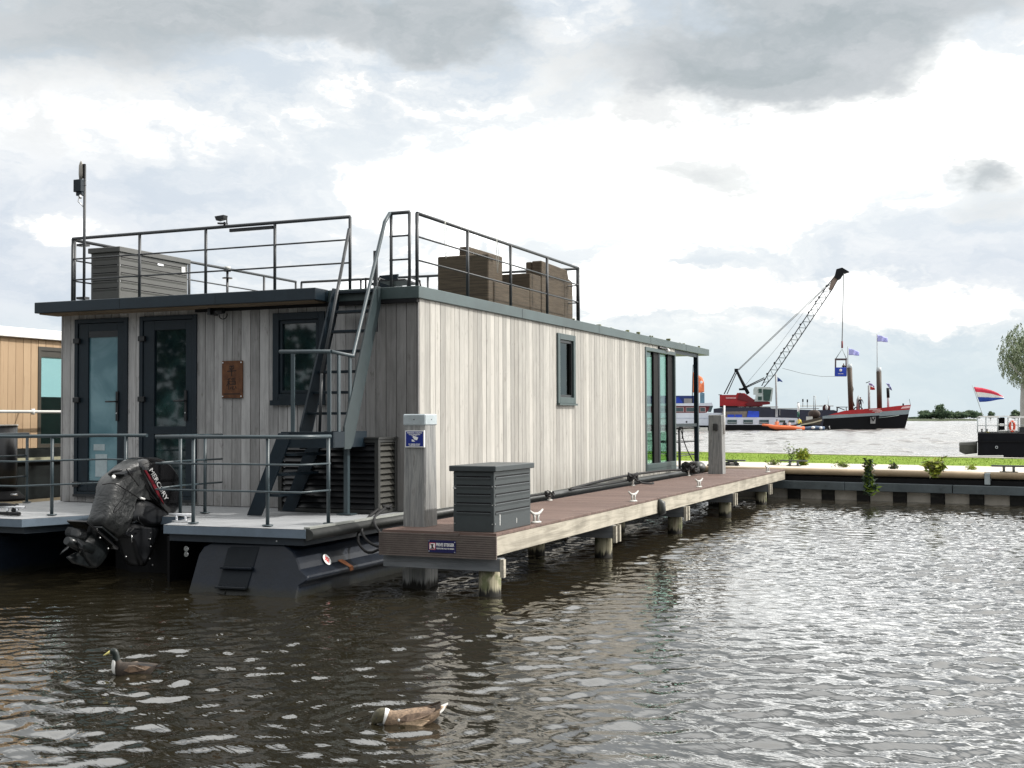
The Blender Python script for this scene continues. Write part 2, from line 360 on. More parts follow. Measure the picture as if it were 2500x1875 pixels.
bp = t.node('ShaderNodeBump'); bp.inputs['Distance'].default_value = 1.; bp.inputs['Strength'].default_value = 1.; t.l.new(hgt, bp.inputs['Height'])
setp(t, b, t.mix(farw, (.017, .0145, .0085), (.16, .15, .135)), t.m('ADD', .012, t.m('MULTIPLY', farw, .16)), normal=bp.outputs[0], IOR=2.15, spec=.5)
X0, X1, Y0, Y1, DX = -15., 3., 2.4, 26.4, .027
gx = np.arange(X0, X1, DX); gy = np.arange(Y0, Y1, DX); GX, GY = np.meshgrid(gx, gy)
rng = np.random.default_rng(3); Zw = np.zeros_like(GX)
for i in range(70):
    L = .095*(.62/.095)**rng.random(); th = rng.normal(0, .62); kx = math.sin(th-.35); ky = math.cos(th-.35); k = 2*math.pi/L
    slope = .0215*math.exp(-(math.log(L/.21)/.9)**2)
    Zw += slope/k*np.sin(k*(kx*GX+ky*GY)+rng.random()*6.28+.35*np.sin(.9*GX*rng.normal()+.7*GY*rng.normal()))
patch = .85+.5*np.sin(.8*GX+.5*GY+1.)*np.sin(.45*GY-.3*GX+2.)
Zw = Zw*patch
Zw += np.abs(Zw)*Zw*20.
for (cx_, cy_, am) in ((-5.45, 6.45, .006), (-3.2, 6.0, .007)):      # rings round the ducks
    rr = np.hypot(GX-cx_, GY-cy_); Zw += am*np.exp(-rr/.55)*np.sin(2*math.pi*rr/.17)
e = np.minimum.reduce([GX-X0, gx[-1]-GX, GY-Y0, gy[-1]-GY]); Zw *= np.clip(e/1.5, 0, 1)
ny, nx = GX.shape; vs = np.stack([GX, GY, Zw], -1).reshape(-1, 3)
i0 = (np.arange(ny-1)[:, None]*nx+np.arange(nx-1)[None, :]).reshape(-1); fs = np.stack([i0, i0+1, i0+nx+1, i0+nx], -1)
B = 4000.; xe, ye = gx[-1], gy[-1]; nv = len(vs)
ev = np.array([(-B, -B, 0), (X0, -B, 0), (xe, -B, 0), (B, -B, 0), (-B, Y0, 0), (X0, Y0, 0), (xe, Y0, 0), (B, Y0, 0), (-B, ye, 0), (X0, ye, 0), (xe, ye, 0), (B, ye, 0), (-B, B, 0), (X0, B, 0), (xe, B, 0), (B, B, 0)], float)
ef = [[nv+a for a in f] for f in ((0, 1, 5, 4), (1, 2, 6, 5), (2, 3, 7, 6), (4, 5, 9, 8), (6, 7, 11, 10), (8, 9, 13, 12), (9, 10, 14, 13), (10, 11, 15, 14))]
allv = np.vstack([vs, ev]); allf = np.vstack([fs, np.array(ef)])
me = bpy.data.meshes.new('water'); me.vertices.add(len(allv)); me.vertices.foreach_set('co', allv.astype(np.float32).ravel())
me.loops.add(allf.size); me.loops.foreach_set('vertex_index', allf.astype(np.int32).ravel())
me.polygons.add(len(allf)); me.polygons.foreach_set('loop_start', np.arange(0, allf.size, 4, dtype=np.int32)); me.polygons.foreach_set('use_smooth', np.ones(len(allf), bool))
me.update(calc_edges=True); me.validate(); me.materials.append(wm)
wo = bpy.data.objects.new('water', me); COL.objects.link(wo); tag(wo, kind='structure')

# open lake beyond the quay: real waves, coarser with distance
nD, nL = 520, 420
Dg = 39.*(340./39.)**np.linspace(0, 1, nD); Lg = np.linspace(-.06, .62, nL); DG, LG = np.meshgrid(Dg, Lg, indexing='ij')
LX = FH[0]*DG+RH[0]*LG*DG; LY = FH[1]*DG+RH[1]*LG*DG; Zl = np.zeros_like(LX)
for i in range(60):
    L = .9*(5./.9)**rng.random(); th = rng.normal(0, .6); kx = math.sin(th-.5); ky = math.cos(th-.5); k = 2*math.pi/L
    Zl += .024/k*np.sin(k*(kx*LX+ky*LY)+rng.random()*6.28)*np.clip(1.5-DG/(L*140.), 0, 1)
Zl = np.clip(Zl, -.16, .2)+.10
allv = np.stack([LX, LY, Zl], -1).reshape(-1, 3); i0 = (np.arange(nD-1)[:, None]*nL+np.arange(nL-1)[None, :]).reshape(-1); allf = np.stack([i0, i0+1, i0+nL+1, i0+nL], -1)
keep = allv[allf].mean(1); keep = keep[:, 1] > 40.5-(keep[:, 0]+20)*.30; allf = allf[keep][:, ::-1]
me = bpy.data.meshes.new('lake'); me.vertices.add(len(allv)); me.vertices.foreach_set('co', allv.astype(np.float32).ravel())
me.loops.add(allf.size); me.loops.foreach_set('vertex_index', allf.astype(np.int32).ravel())
me.polygons.add(len(allf)); me.polygons.foreach_set('loop_start', np.arange(0, allf.size, 4, dtype=np.int32)); me.polygons.foreach_set('use_smooth', np.ones(len(allf), bool))
me.update(calc_edges=True); me.validate(); me.materials.append(wm)
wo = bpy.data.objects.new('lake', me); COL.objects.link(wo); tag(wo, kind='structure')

# ================================================================== HOUSEBOAT
XR, XL, YF, YB, ZD, ZT = -6.35, -11.62, 12.28, 23.45, .65, 3.10
hb = thing('houseboat', (-9, 12.2, 0), 'large flat-roofed houseboat clad in weathered grey boards with a roof terrace', 'houseboat')
# floats
prof = [(-7.50, .475), (-6.66, .48), (-6.60, .45), (-6.54, .42), (-6.48, .36), (-6.44, .31), (-6.41, .26), (-6.30, .20), (-6.30, .165), (-6.38, .11), (-6.38, -.35), (-7.64, -.35), (-7.64, .35), (-7.60, .43)]
def pontoon(mir):
    m = MB(); f = lambda x: (-18-x) if mir else x
    def yy(z): return 9.80+.22*z/.48
    ring0 = [(f(x), yy(z), z) for x, z in prof]; ring1 = [(f(x), 25.9, z) for x, z in prof]
    mid = [(f(x), 11.85, z) for x, z in prof]
    m.smooth = False; m.loft([ring0, mid, ring1]); o = m.build('pontoon', pont, hb, bevel=.012)
    return o
pr = pontoon(False); pontoon(True)
# recessed boarding ladder in the float's face
m = MB(); nx0 = lambda z: -7.30+.02+z*.0
def fy(z): return 9.80+.22*z/.48
zt_, zb_ = .45, .02
tl, tr, br_, bl = (-7.28, fy(zt_)-.004, zt_), (-6.92, fy(zt_)-.004, zt_), (-6.93, fy(zb_)-.004, zb_), (-7.27, fy(zb_)-.004, zb_)
tl, tr, br_, bl = [ony(px_, py_, fy(zz_)-.004) for px_, py_, zz_ in ((558, 1334, .45), (633, 1335, .45), (601, 1440, .03), (531, 1437, .03))]
m.add([tl, tr, br_, bl], [(0, 3, 2, 1)]); dkp = paint('ladder_recess_dark', (.006, .009, .013), .6, .2, 4., spec=.2)
m.build('ladder_recess', dkp, pr, fix=False)
m = MB()
for kk in (.5, .96): m.obox(tl.lerp(bl, kk)+Vector((-.01, -.02, 0)), tr.lerp(br_, kk)+Vector((.01, -.02, 0)), .05, .022)
m.tube([(-7.20, fy(.03)-.03, .0), (-7.19, fy(.45)-.012, .22)], .006)
m.build('ladder_rung', pont, pr, bevel=.004)
m = MB(); m.cur = 0; c_ = Vector((-6.425, 10.42, .27))
def disc(m, c, r, nrm, u, th=.003, n=20, sq=1.):
    c = Vector(c); nrm = Vector(nrm).normalized(); u = Vector(u).normalized(); w_ = nrm.cross(u)
    rg = [c+(u*math.cos(a)+w_*math.sin(a)*sq)*r for a in [2*math.pi*k/n for k in range(n)]]; m.loft([rg, [q+nrm*th for q in rg]])
nrm = Vector((.86, 0, .5)); disc(m, (-6.418, 10.42, .30), .06, nrm, (0, 1, 0)); m.build('sticker', white, pr)
m = MB(); c_ = Vector((-6.4165, 10.42, .302)); wv = nrm.normalized().cross(Vector((0, 1, 0)))
for k in range(8):
    a = k*math.pi/4; dv = (Vector((0, 1, 0))*math.cos(a)+wv*math.sin(a))
    m.obox(c_+dv*.008+nrm.normalized()*.0025, c_+dv*(.042 if k % 2 == 0 else .032)+nrm.normalized()*.0025, .010, .003, up=nrm)
m.build('sticker_star', paint('sticker_red', (.62, .03, .03), .5), pr)
m = MB(); m.add([(-6.417, 10.62, .272), (-6.417, 10.72, .272), (-6.299, 10.74, .203), (-6.299, 10.66, .203), (-6.296, 10.74, .165), (-6.296, 10.67, .165)], [(0, 1, 2, 3), (3, 2, 4, 5)])
m.build('rust_stain', paint('rust_streak', (.24, .085, .03), .8, .5, 12.), pr, fix=False)
# deck slab (plan outline, with the splayed outboard well)
wellL = [(-9.95, 9.93), (-9.62, 10.78)]; wellR = [(-8.36, 10.78), (-8.03, 9.90)]
plan = [(-6.37, 9.95), (-6.37, 26.0), (-11.9, 26.0), (-11.9, 10.5), (-11.3, 9.93)]+wellL+wellR
m = MB(); m.cur = 0
a = [(x, y, .552) for x, y in plan]; bt = [(x, y, ZD-.012) for x, y in plan]; m.loft([a, bt]); m.build('deck_edge', deckf, hb, bevel=.004)
m = MB(); m.add([(x+(.02 if x < -11 else 0), y+.0, ZD-.008) for x, y in plan], [tuple(range(len(plan)))]); m.build('stern_deck', deckm, hb, fix=False)
m = MB()
pl2 = [(-6.42, 10.0), (-6.42, 25.9), (-11.8, 25.9), (-11.8, 10.6), (-11.3, 10.0)]+[(-9.98, 10.0), (-9.66, 10.85), (-8.32, 10.85), (-8.0, 9.96)]
m.loft([[(x, y, .478) for x, y in pl2], [(x, y, .551) for x, y in pl2]]); m.build('deck_beam', paint('beam_navy', (.018, .026, .036), .5, .2, 4.), hb)
m = MB(); m.box(-9.6, -8.4, 11.0, 11.15, -.1, .48); m.box(-9.3, -8.75, 10.86, 11.0, -.05, .5); m.build('transom', blackm, hb)
m = MB(); m.box(-8.30, -8.27, 10.3, 10.9, .0, .48); m.build('splash_plate', blackm, hb)
m = MB(); m.box(-6.86, -6.72, 9.992, 9.999, .507, .522); m.box(-6.882, -6.868, 9.992, 9.999, .505, .526); m.build('maker_plate', alu, hb)
m = MB(); m.tube([(-7.80, 9.99, .40), (-7.80, 9.97, .40)], .028, 12); m.tube([(-7.80, 9.99, .345), (-7.80, 9.97, .345)], .026, 12); m.build('outlet_fitting', chrome, hb)
# rubber fender strip along the jetty side
m = MB(); n_ = 9; rg = []
for yv in (9.96, 25.6):
    rg.append([(-6.37, yv, .535)]+[(-6.37+.085*math.cos(a), yv, .590+.058*math.sin(a)) for a in [R(-90+180*k/n_) for k in range(n_+1)]]+[(-6.37, yv, .645)])
m.smooth = True; m.loft(rg); fe = m.build('rubber_fender_strip', rubber, hb)
m = MB(); m.box(-6.40, -6.33, 9.97, 25.7, .644, .662); m.build('side_cap', paint('cap_strip', (.28, .29, .27), .5, .1, 3.), hb)
# --- walls from single boards with a 5 mm joint, openings left out
def boards(m, axis, fixed, a0, a1, z0, z1, outs, openings, wd=.1345, off=0., th=.02, gap=.008):
    k = math.floor((a0-off)/wd)-1
    while off+k*wd < a1:
        lo, hi = max(a0, off+k*wd+gap/2), min(a1, off+(k+1)*wd-gap/2); k += 1
        if hi-lo < .008: continue
        cuts = sorted({lo, hi}|{q for o_ in openings for q in o_[:2] if lo < q < hi})
        for s0, s1 in zip(cuts, cuts[1:]):
            segs = [(z0, z1)]; mid = (s0+s1)/2
            for (oa, ob, oz0, oz1) in openings:
                if oa < mid < ob:
                    ns = []
                    for (p0, p1) in segs:
                        if oz0 > p0: ns.append((p0, min(p1, oz0)))
                        if oz1 < p1: ns.append((max(p0, oz1), p1))
                    segs = [q for q in ns if q[1]-q[0] > .01]
            for (p0, p1) in segs:
                jit = random.uniform(0, .004)
                if axis == 0: m.box(s0, s1, fixed-th-jit, fixed, p0, p1)
                else: m.box(fixed, fixed+th+jit, s0, s1, p0, p1)
D1, D2, WN = (-11.38, -10.51, .73, 3.03), (-10.32, -9.43, .69, 3.03), (-8.30, -7.57, 1.93, 2.995)
SW, SD_ = (16.73, 17.50, 1.94, 2.99), (21.33, 23.44, .70, 3.035)
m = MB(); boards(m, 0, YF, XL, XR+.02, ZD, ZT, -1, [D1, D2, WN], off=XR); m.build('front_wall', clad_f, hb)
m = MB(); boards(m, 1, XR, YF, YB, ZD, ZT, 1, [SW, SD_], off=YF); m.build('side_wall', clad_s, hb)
m = MB()
m.box(XL+.03, D1[0], YF, YF+.1, ZD, ZT); m.box(D1[1], D2[0], YF, YF+.1, ZD, ZT); m.box(D2[1], WN[0], YF, YF+.1, ZD, ZT)
m.box(WN[0], WN[1], YF, YF+.1, ZD, WN[2]); m.box(WN[1], XR-.1, YF, YF+.1, ZD, ZT)
m.box(XR-.1, XR, YF, SW[0], ZD, ZT); m.box(XR-.1, XR, SW[0], SW[1], ZD, SW[2]); m.box(XR-.1, XR, SW[1], SD_[0], ZD, ZT)
m.box(XL, XL+.03, YF, YB, ZD, ZT); m.box(XL+.03, XR-.1, 19.6, 19.7, ZD, ZT)
m.build('inner_wall', inner, hb)
m = MB(); m.box(XL+.03, XR-.1, YF+.1, YB, ZD, ZD+.03); m.build('cabin_floor', paint('floor_wood', (.25, .2, .14), .5), hb)
# interior seen through the sliding door: pale sofa back, lamp, far glazing
m = MB(); m.box(-9.6, -9.0, 20.4, 22.6, ZD+.03, 1.35); m.build('cabin_seat', paint('pale_seat', (.35, .38, .33), .8), hb, bevel=.05)
m = MB(); m.box(-7.35, -6.85, 21.35, 21.95, ZD+.03, 1.55); m.build('cabin_curtain', paint('pale_curtain', (.42, .47, .43), .9), hb, bevel=.04)
for xa, xb in ((XL, -9.9), (-9.9, -8.1), (-8.1, XR-.03)):
    m = MB(); yb = YB-.06
    m.box(xa, xa+.08, yb, YB, ZD, ZT); m.box(xb-.08, xb, yb, YB, ZD, ZT); m.box(xa+.08, xb-.08, yb, YB, ZD, ZD+.1); m.box(xa+.08, xb-.08, yb, YB, ZT-.1, ZT)
    fr_ = m.build('rear_glazing_frame', anth, hb)
    m = MB(); m.box(xa+.08, xb-.08, yb+.02, yb+.03, ZD+.1, ZT-.1); m.build('pane', glassmat('clear_rear_glass', (.84, .95, .90), .0), fr_)
# --- roof
anthf = paint('canopy_anthracite_shaded', (.007, .018, .028), .4, .2, 1.5)  # same paint as the roof edge, its front shade darkened into the colour
m = MB(); m.box(XL-.05, XR+.06, YF-.09, 26.2, 3.095, 3.235); rf = m.build('roof', anthl, hb, bevel=.006)
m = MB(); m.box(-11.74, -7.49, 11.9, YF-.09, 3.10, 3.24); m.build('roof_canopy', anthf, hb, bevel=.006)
m = MB(); m.box(-11.70, -7.53, 11.95, YF, 3.085, 3.10); m.build('soffit', soff, hb)
m = MB(); m.box(-9.42, XR+.03, YF-.085, YF-.022, 3.05, 3.095); m.build('gutter_batten', blackm, hb)
for yv in (15.3, 18.6, 21.6, 24.2): m = MB(); m.box(XR+.058, XR+.0625, yv, yv+.004, 3.10, 3.23); m.build('fascia_joint', black, hb)
for xv in (-10.35, -8.9): m = MB(); m.box(xv, xv+.004, 11.8975, 11.90, 3.105, 3.235); m.build('fascia_joint', black, hb)
m = MB()
for i in range(60):
    yv = random.uniform(17, 26); xv = XR+.05-random.random()*.5; h_ = random.uniform(.01, .04); m.box(xv, xv+random.uniform(.02, .08), yv, yv+random.uniform(.02, .07), 3.235, 3.235+h_)
m.build('roof_sedum', paint('sedum_green', (.16, .17, .08), .9, .4, 20.), hb, bevel=.004)['kind'] = 'stuff'
# terrace canopy: post, head beam, low bar
m = MB(); m.box(-6.43, -6.34, 25.33, 25.42, ZD, 3.095); m.build('canopy_post', anth, hb, bevel=.004)
m = MB(); m.box(-6.42, -6.35, YB, 25.33, 3.02, 3.095); m.build('canopy_beam', anth, hb)
m = MB(); m.box(-6.42, -6.36, YB+.02, 25.33, 1.535, 1.60); m.build('screen_bar', anth, hb)
m = MB(); m.box(-11.5, -11.4, 25.3, 25.4, ZD, 3.095); m.build('canopy_post', anth, hb)
# --- doors
def frame4(m, x0, x1, z0, z1, w_, y0, y1):
    m.box(x0, x0+w_, y0, y1, z0, z1); m.box(x1-w_, x1, y0, y1, z0, z1); m.box(x0+w_, x1-w_, y0, y1, z0, z0+w_); m.box(x0+w_, x1-w_, y0, y1, z1-w_, z1)
teal, t, b = newmat('frosted_teal_film'); p = t.pos(); x, y, z = t.sep(p)
n = t.noise(p, 2.2, 4, .5, .8); c = t.mix(t.step(n, .35, .7), (.075, .17, .205), (.17, .30, .34)); setp(t, b, c, .12, spec=.7)
darkg, t, b = newmat('dark_mirror_glass'); n = t.noise(t.pos(), 3., 5, .6, .5); c = t.mix(t.step(n, .45, .75), (.006, .014, .016), (.02, .05, .05)); setp(t, b, c, .03, spec=1.)
for di, (x0, x1, z0, z1) in enumerate((D1, D2)):
    m = MB(); frame4(m, x0, x1, z0, z1, .055, YF-.045, YF+.06); fr_ = m.build('door', anth, hb, bevel=.003)
    gx0, gx1 = (-11.16, -10.68) if di == 0 else (-10.09, -9.60)
    m = MB(); y0_, y1_ = YF-.03, YF+.03
    if di == 0: gz = [(.93, 2.87)]
    else: gz = [(.86, 1.53), (1.63, 2.85)]
    m.box(x0+.06, gx0, y0_, y1_, z0+.06, z1-.06); m.box(gx1, x1-.06, y0_, y1_, z0+.06, z1-.06)
    zs = [z0+.06]+[q for g in gz for q in g]+[z1-.06]
    for a_, b_ in zip(zs[::2], zs[1::2]): m.box(gx0, gx1, y0_, y1_, a_, b_)
    m.build('door_leaf', anth, fr_, bevel=.003)
    for (a_, b_) in gz:
        m = MB(); m.box(gx0, gx1, YF-.002, YF+.006, a_, b_); m.build('pane', teal if di == 0 else darkg, fr_)
    if di == 0:
        m = MB(); m.box(gx0, gx1, YF-.024, YF-.004, 2.79, 2.87); m.build('blind_box', black, fr_)
        m = MB(); m.box(-11.08, -10.9, YF-.008, YF-.0025, 1.32, 1.40); m.box(-11.05, -10.86, YF-.008, YF-.0025, .98, 1.27); m.build('notice_paper', paint('pale_paper', (.36, .43, .45), .6), fr_)
    for zz in (2.75, 1.98, .88):
        m = MB(); m.box(x0+.0, x0+.10, YF-.075, YF-.03, zz-.035, zz+.03); m.build('hinge', black, fr_, bevel=.005)
    hx = x1-.16
    m = MB(); m.box(hx-.018, hx+.018, YF-.05, YF-.031, 1.70, 2.0+.08); m.tube([(hx, YF-.05, 1.95), (hx, YF-.09, 1.95), (hx-.14, YF-.095, 1.95)], .011); m.build('handle', black, fr_)
    m = MB(); m.tube([(hx, YF-.05, 1.80), (hx, YF-.056, 1.80)], .011, 10); m.build('lock', chrome, fr_)
    m = MB(); m.box(x0, x1, YF-.06, YF-.0455, z0-.012, z0+.02); m.build('door_sill', black, fr_)
# --- front window (blind drawn down inside)
x0, x1, z0, z1 = WN
m = MB(); frame4(m, x0, x1, z0, z1, .085, YF-.05, YF+.06); wf = m.build('window', anth, hb, bevel=.004)
m = MB(); frame4(m, x0+.1, x1-.1, z0+.1, z1-.1, .03, YF-.03, YF+.03); m.box(x0+.085, x0+.1, YF-.02, YF+.03, z0+.085, z1-.085); m.box(x1-.1, x1-.085, YF-.02, YF+.03, z0+.085, z1-.085); m.box(x0+.1, x1-.1, YF-.02, YF+.03, z0+.085, z0+.1); m.box(x0+.1, x1-.1, YF-.02, YF+.03, z1-.1, z1-.085); m.build('sash', anth, wf)
m = MB(); m.box(x0+.13, x1-.13, YF-.003, YF+.004, z0+.13, z1-.13); m.build('pane', darkg, wf)
m = MB(); m.box(x0-.02, x1+.02, YF-.075, YF-.051, z0-.05, z0+.012); m.build('sill', anth, wf)
# --- side window
y0, y1, z0, z1 = SW; gcl = glassmat('side_glass', (.25, .36, .34), .06)
def frame4x(m, a0, a1, z0, z1, w_, x0, x1):
    m.box(x0, x1, a0, a0+w_, z0, z1); m.box(x0, x1, a1-w_, a1, z0, z1); m.box(x0, x1, a0+w_, a1-w_, z0, z0+w_); m.box(x0, x1, a0+w_, a1-w_, z1-w_, z1)
m = MB(); frame4x(m, y0, y1, z0, z1, .09, XR-.06, XR+.05); wf = m.build('window', anthl, hb, bevel=.004)
m = MB(); frame4x(m, y0+.09, y1-.09, z0+.09, z1-.09, .04, XR-.04, XR+.02); m.build('sash', black, wf)
m = MB(); m.box(XR-.02, XR-.012, y0+.13, y1-.13, z0+.13, z1-.13); m.build('pane', gcl, wf)
m = MB(); m.box(XR+.02, XR+.075, y0-.01, y1+.01, z0-.03, z0-.001); m.build('sill', anthl, wf)
# --- sliding glass door
y0, y1, z0, z1 = SD_
m = MB(); frame4x(m, y0, y1, z0, z1, .07, XR-.08, XR+.04); m.box(XR-.08, XR+.045, y0+.07, y1-.07, z0+.07, z0+.16)
sf = m.build('sliding_door', anthl, hb, bevel=.004)
ym = (y0+y1)/2+.0
m = MB(); m.box(XR-.06, XR+.0, ym-.05, ym+.05, z0+.16, z1-.07); m.box(XR-.10, XR-.03, ym-.42, ym-.05, z0+.16, z1-.07) if False else None; m.build('mullion', anth, sf)
m = MB(); m.box(XR-.055, XR-.01, ym-.36, ym-.05, z0+.16, z1-.07); m.box(XR-.055, XR-.01, y1-.42, y1-.07, z0+.16, z1-.07); m.build('door_stile', blackm, sf)
gsl = glassmat('sliding_glass', (.66, .82, .75), .10)
m = MB(); m.box(XR-.05, XR-.04, y0+.07, ym-.36, z0+.16, z1-.07); m.build('pane', gsl, sf)
m = MB(); m.box(XR-.05, XR-.04, ym+.05, y1-.42, z0+.16, z1-.07); m.build('pane', gsl, sf)
# --- roof terrace rails
ZR = 4.10; LV = (ZR, 3.83, 3.555)
def rail(name, path, posts, z0, lv, r=.021, rm=.0105, mat=railm, foot=True, pr_=.019, box=False):
    m = MB()
    for i, zz in enumerate(lv): m.tube([(x, y, zz) for x, y in path], r if i == 0 else rm, 10)
    for (x, y) in posts:
        if box: m.obox((x, y, z0), (x, y, lv[0]), .045, .02, up=(0, 1, 0))
        else: m.tube([(x, y, z0), (x, y, lv[0])], pr_, 8)
        if foot: m.tube([(x, y, z0), (x, y, z0+.012)], .055, 12)
    return m.build(name, mat, hb)
yr = 12.25
rail('roof_railing', [(-11.43, yr), (-7.23, yr)], [(-11.43, yr), (-10.33, yr), (-9.30, yr), (-8.28, yr), (-7.23, yr)], 3.235, LV, foot=False)
rail('roof_railing', [(-6.70, yr), (-6.44, yr)], [(-6.68, yr), (-6.44, yr)], 3.10, LV, foot=False)
rail('roof_railing', [(-6.40, 12.36), (-6.40, 17.92)], [(-6.40, q) for q in (12.36, 13.75, 15.15, 16.54, 17.92)], 3.235, LV, foot=False, pr_=.022)
rail('roof_railing', [(-6.45, 18.0), (-11.45, 17.75)], [(-6.45, 18.0), (-7.9, 17.93), (-9.05, 17.87), (-10.3, 17.81), (-11.45, 17.75)], 3.235, LV, foot=False)
rail('roof_railing', [(-11.5, 12.34), (-11.5, 17.65)], [(-11.5, q) for q in (12.36, 13.6, 14.75, 15.7, 16.7, 17.65)], 3.235, LV, foot=False)
m = MB()   # spare pole tied under the top rail
m.obox((-8.93, yr-.01, 4.045), (-8.3, yr-.01, 4.045), .03, .04); m.build('tied_pole', black, hb)
# --- stern deck rails
DL = (1.535, 1.26, .99)
rail('deck_railing', [(-12.4, 10.02), (-10.12, 10.02), (-9.74, 10.93), (-9.10, 10.93)], [(-9.98, 10.40), (-9.40, 10.93)], ZD, DL, mat=railg)
rail('deck_railing', [(-8.25, 10.05), (-6.50, 10.07), (-6.44, 10.52)], [(-7.79, 10.07), (-6.90, 10.09), (-6.45, 10.50)], ZD, DL, mat=railg)
rail('deck_railing', [(-8.42, 10.35), (-8.53, 10.8), (-8.53, 11.55)], [(-8.53, 10.80), (-8.54, 11.25)], ZD, (1.53, 1.255, .985), mat=railg)
rail('deck_railing', [(-11.84, 9.2), (-11.84, 11.92)], [(-11.84, 11.9), (-11.84, 10.6)], ZD, DL, mat=railg)
# --- far rail at the terrace
rail('deck_railing', [(-6.9, 24.2), (-6.45, 24.2), (-6.45, 25.9)], [(-6.45, 24.2)], ZD, (1.5, 1.21, .93), pr_=.03)
rail('deck_railing', [(-11.5, 25.8), (-6.5, 25.8)], [(-11.5, 25.8), (-9, 25.8)], ZD, (1.5, 1.21, .93))
# --- stairs
m = MB()
def stringer(pts, y0, y1, xform=None):
    m = MB(); m.prism([(x, y0, z) for x, z in pts], (0, y1-y0, 0)); return m
st_ = [(-7.88, ZD), (-7.70, ZD), (-7.33, 1.47), (-7.33, 1.56), (-7.47, 1.56)]
stringer(st_, 11.12, 11.155).build('stair_stringer', anth, hb, bevel=.003); stringer(st_, 11.80, 11.835).build('stair_stringer', anth, hb, bevel=.003)
for k, zz in enumerate((.89, 1.12, 1.34)):
    xx = -7.78+(zz-ZD)*.44; m = MB(); m.box(xx-.02, xx+.20, 11.157, 11.798, zz-.03, zz); m.build('stair_tread', anth, hb, bevel=.003)
m = MB(); m.box(-7.45, -6.78, 11.14, 11.165, 1.40, 1.575); m.box(-6.805, -6.78, 11.165, 11.86, 1.40, 1.575); m.box(-7.33, -6.805, 11.84, 11.865, 1.40, 1.575)
m.box(-7.33, -6.806, 11.166, 11.839, 1.53, 1.555); m.build('stair_landing', anth, hb, bevel=.003)
m = MB(); m.obox((-6.90, 11.62, ZD), (-6.90, 11.62, 1.40), .05, .05); m.box(-6.99, -6.81, 11.55, 11.69, ZD, ZD+.012); m.build('landing_leg', railg, hb)
# steep upper flight
def ustr(x): 
    m = MB(); m.prism([(x, 11.37, 1.38), (x, 11.37, 1.62), (x, 12.06, 3.24), (x, 12.18, 3.24), (x, 12.18, 3.02), (x, 11.56, 1.44), (x, 11.50, 1.38)], (.022, 0, 0)); return m
ustr(-7.36).build('ladder_stringer', anth, hb, bevel=.003); ustr(-6.80).build('ladder_stringer', paint('stair_grey', (.028, .042, .046), .45, .2, 2.), hb, bevel=.003)
for k in range(7):
    zz = 1.79+k*.2365-.0; yv = 11.50+(zz-1.62)*.4259; m = MB(); m.box(-7.338, -6.80, yv-.06, yv+.07, zz-.03, zz); m.build('ladder_tread', anth, hb, bevel=.003)
m = MB()
m.tube([(-7.47, 11.15, 2.455), (-6.82, 11.15, 2.44)], .022, 10); m.tube([(-6.82, 11.15, 2.44), (-6.78, 11.55, 2.41), (-6.70, 12.13, 3.98), (-6.68, 12.22, 4.10)], .022, 10)
for (x, y) in ((-7.30, 11.15), (-6.84, 11.15)): m.obox((x, y, 1.42), (x, y, 2.44), .045, .016)
m.obox((-6.81, 11.30, 1.45), (-6.81, 11.30, 2.43), .02, .045); m.obox((-6.80, 11.52, 1.42), (-6.80, 11.52, 2.42), .02, .045)
m.build('handrail', railg, hb)
m = MB(); m.tube([(-7.12, 11.45, 2.22), (-7.225, 12.22, 3.95)], .019, 10); m.tube([(-7.12, 11.45, 2.22), (-7.16, 11.47, 1.55)], .017, 8); m.build('handrail', railm, hb)
m = MB(); m.obox((-6.83, 12.15, 2.72), (-6.83, 12.15, 3.66), .045, .03); m.build('ladder_guide_post', railm, hb)
# stern cleats on the deck
def cleat(name, base, rz, mat, s=1., parent=None, kind='T'):
    m = MB(); c = Vector(base); d = Vector((math.cos(rz), math.sin(rz), 0)); 
    if kind == 'T':
        m.tube([c-d*.12*s+Vector((0, 0, .062*s)), c+d*.12*s+Vector((0, 0, .062*s))], .012*s, 8)
        for k in (-.045, .045): m.tube([c+d*k*s, c+d*k*s+Vector((0, 0, .06*s))], .01*s, 8)
        m.obox(c-d*.08*s+Vector((0, 0, .005)), c+d*.08*s+Vector((0, 0, .005)), .05*s, .01)
    return m
m = cleat('', onz(442, 1273, ZD+.002), R(8), chrome, 1.15); m.build('deck_cleat', alu, hb)
m = cleat('', onz(30, 1257, ZD+.002), R(8), chrome, 1.4); m.build('deck_cleat', alu, hb)

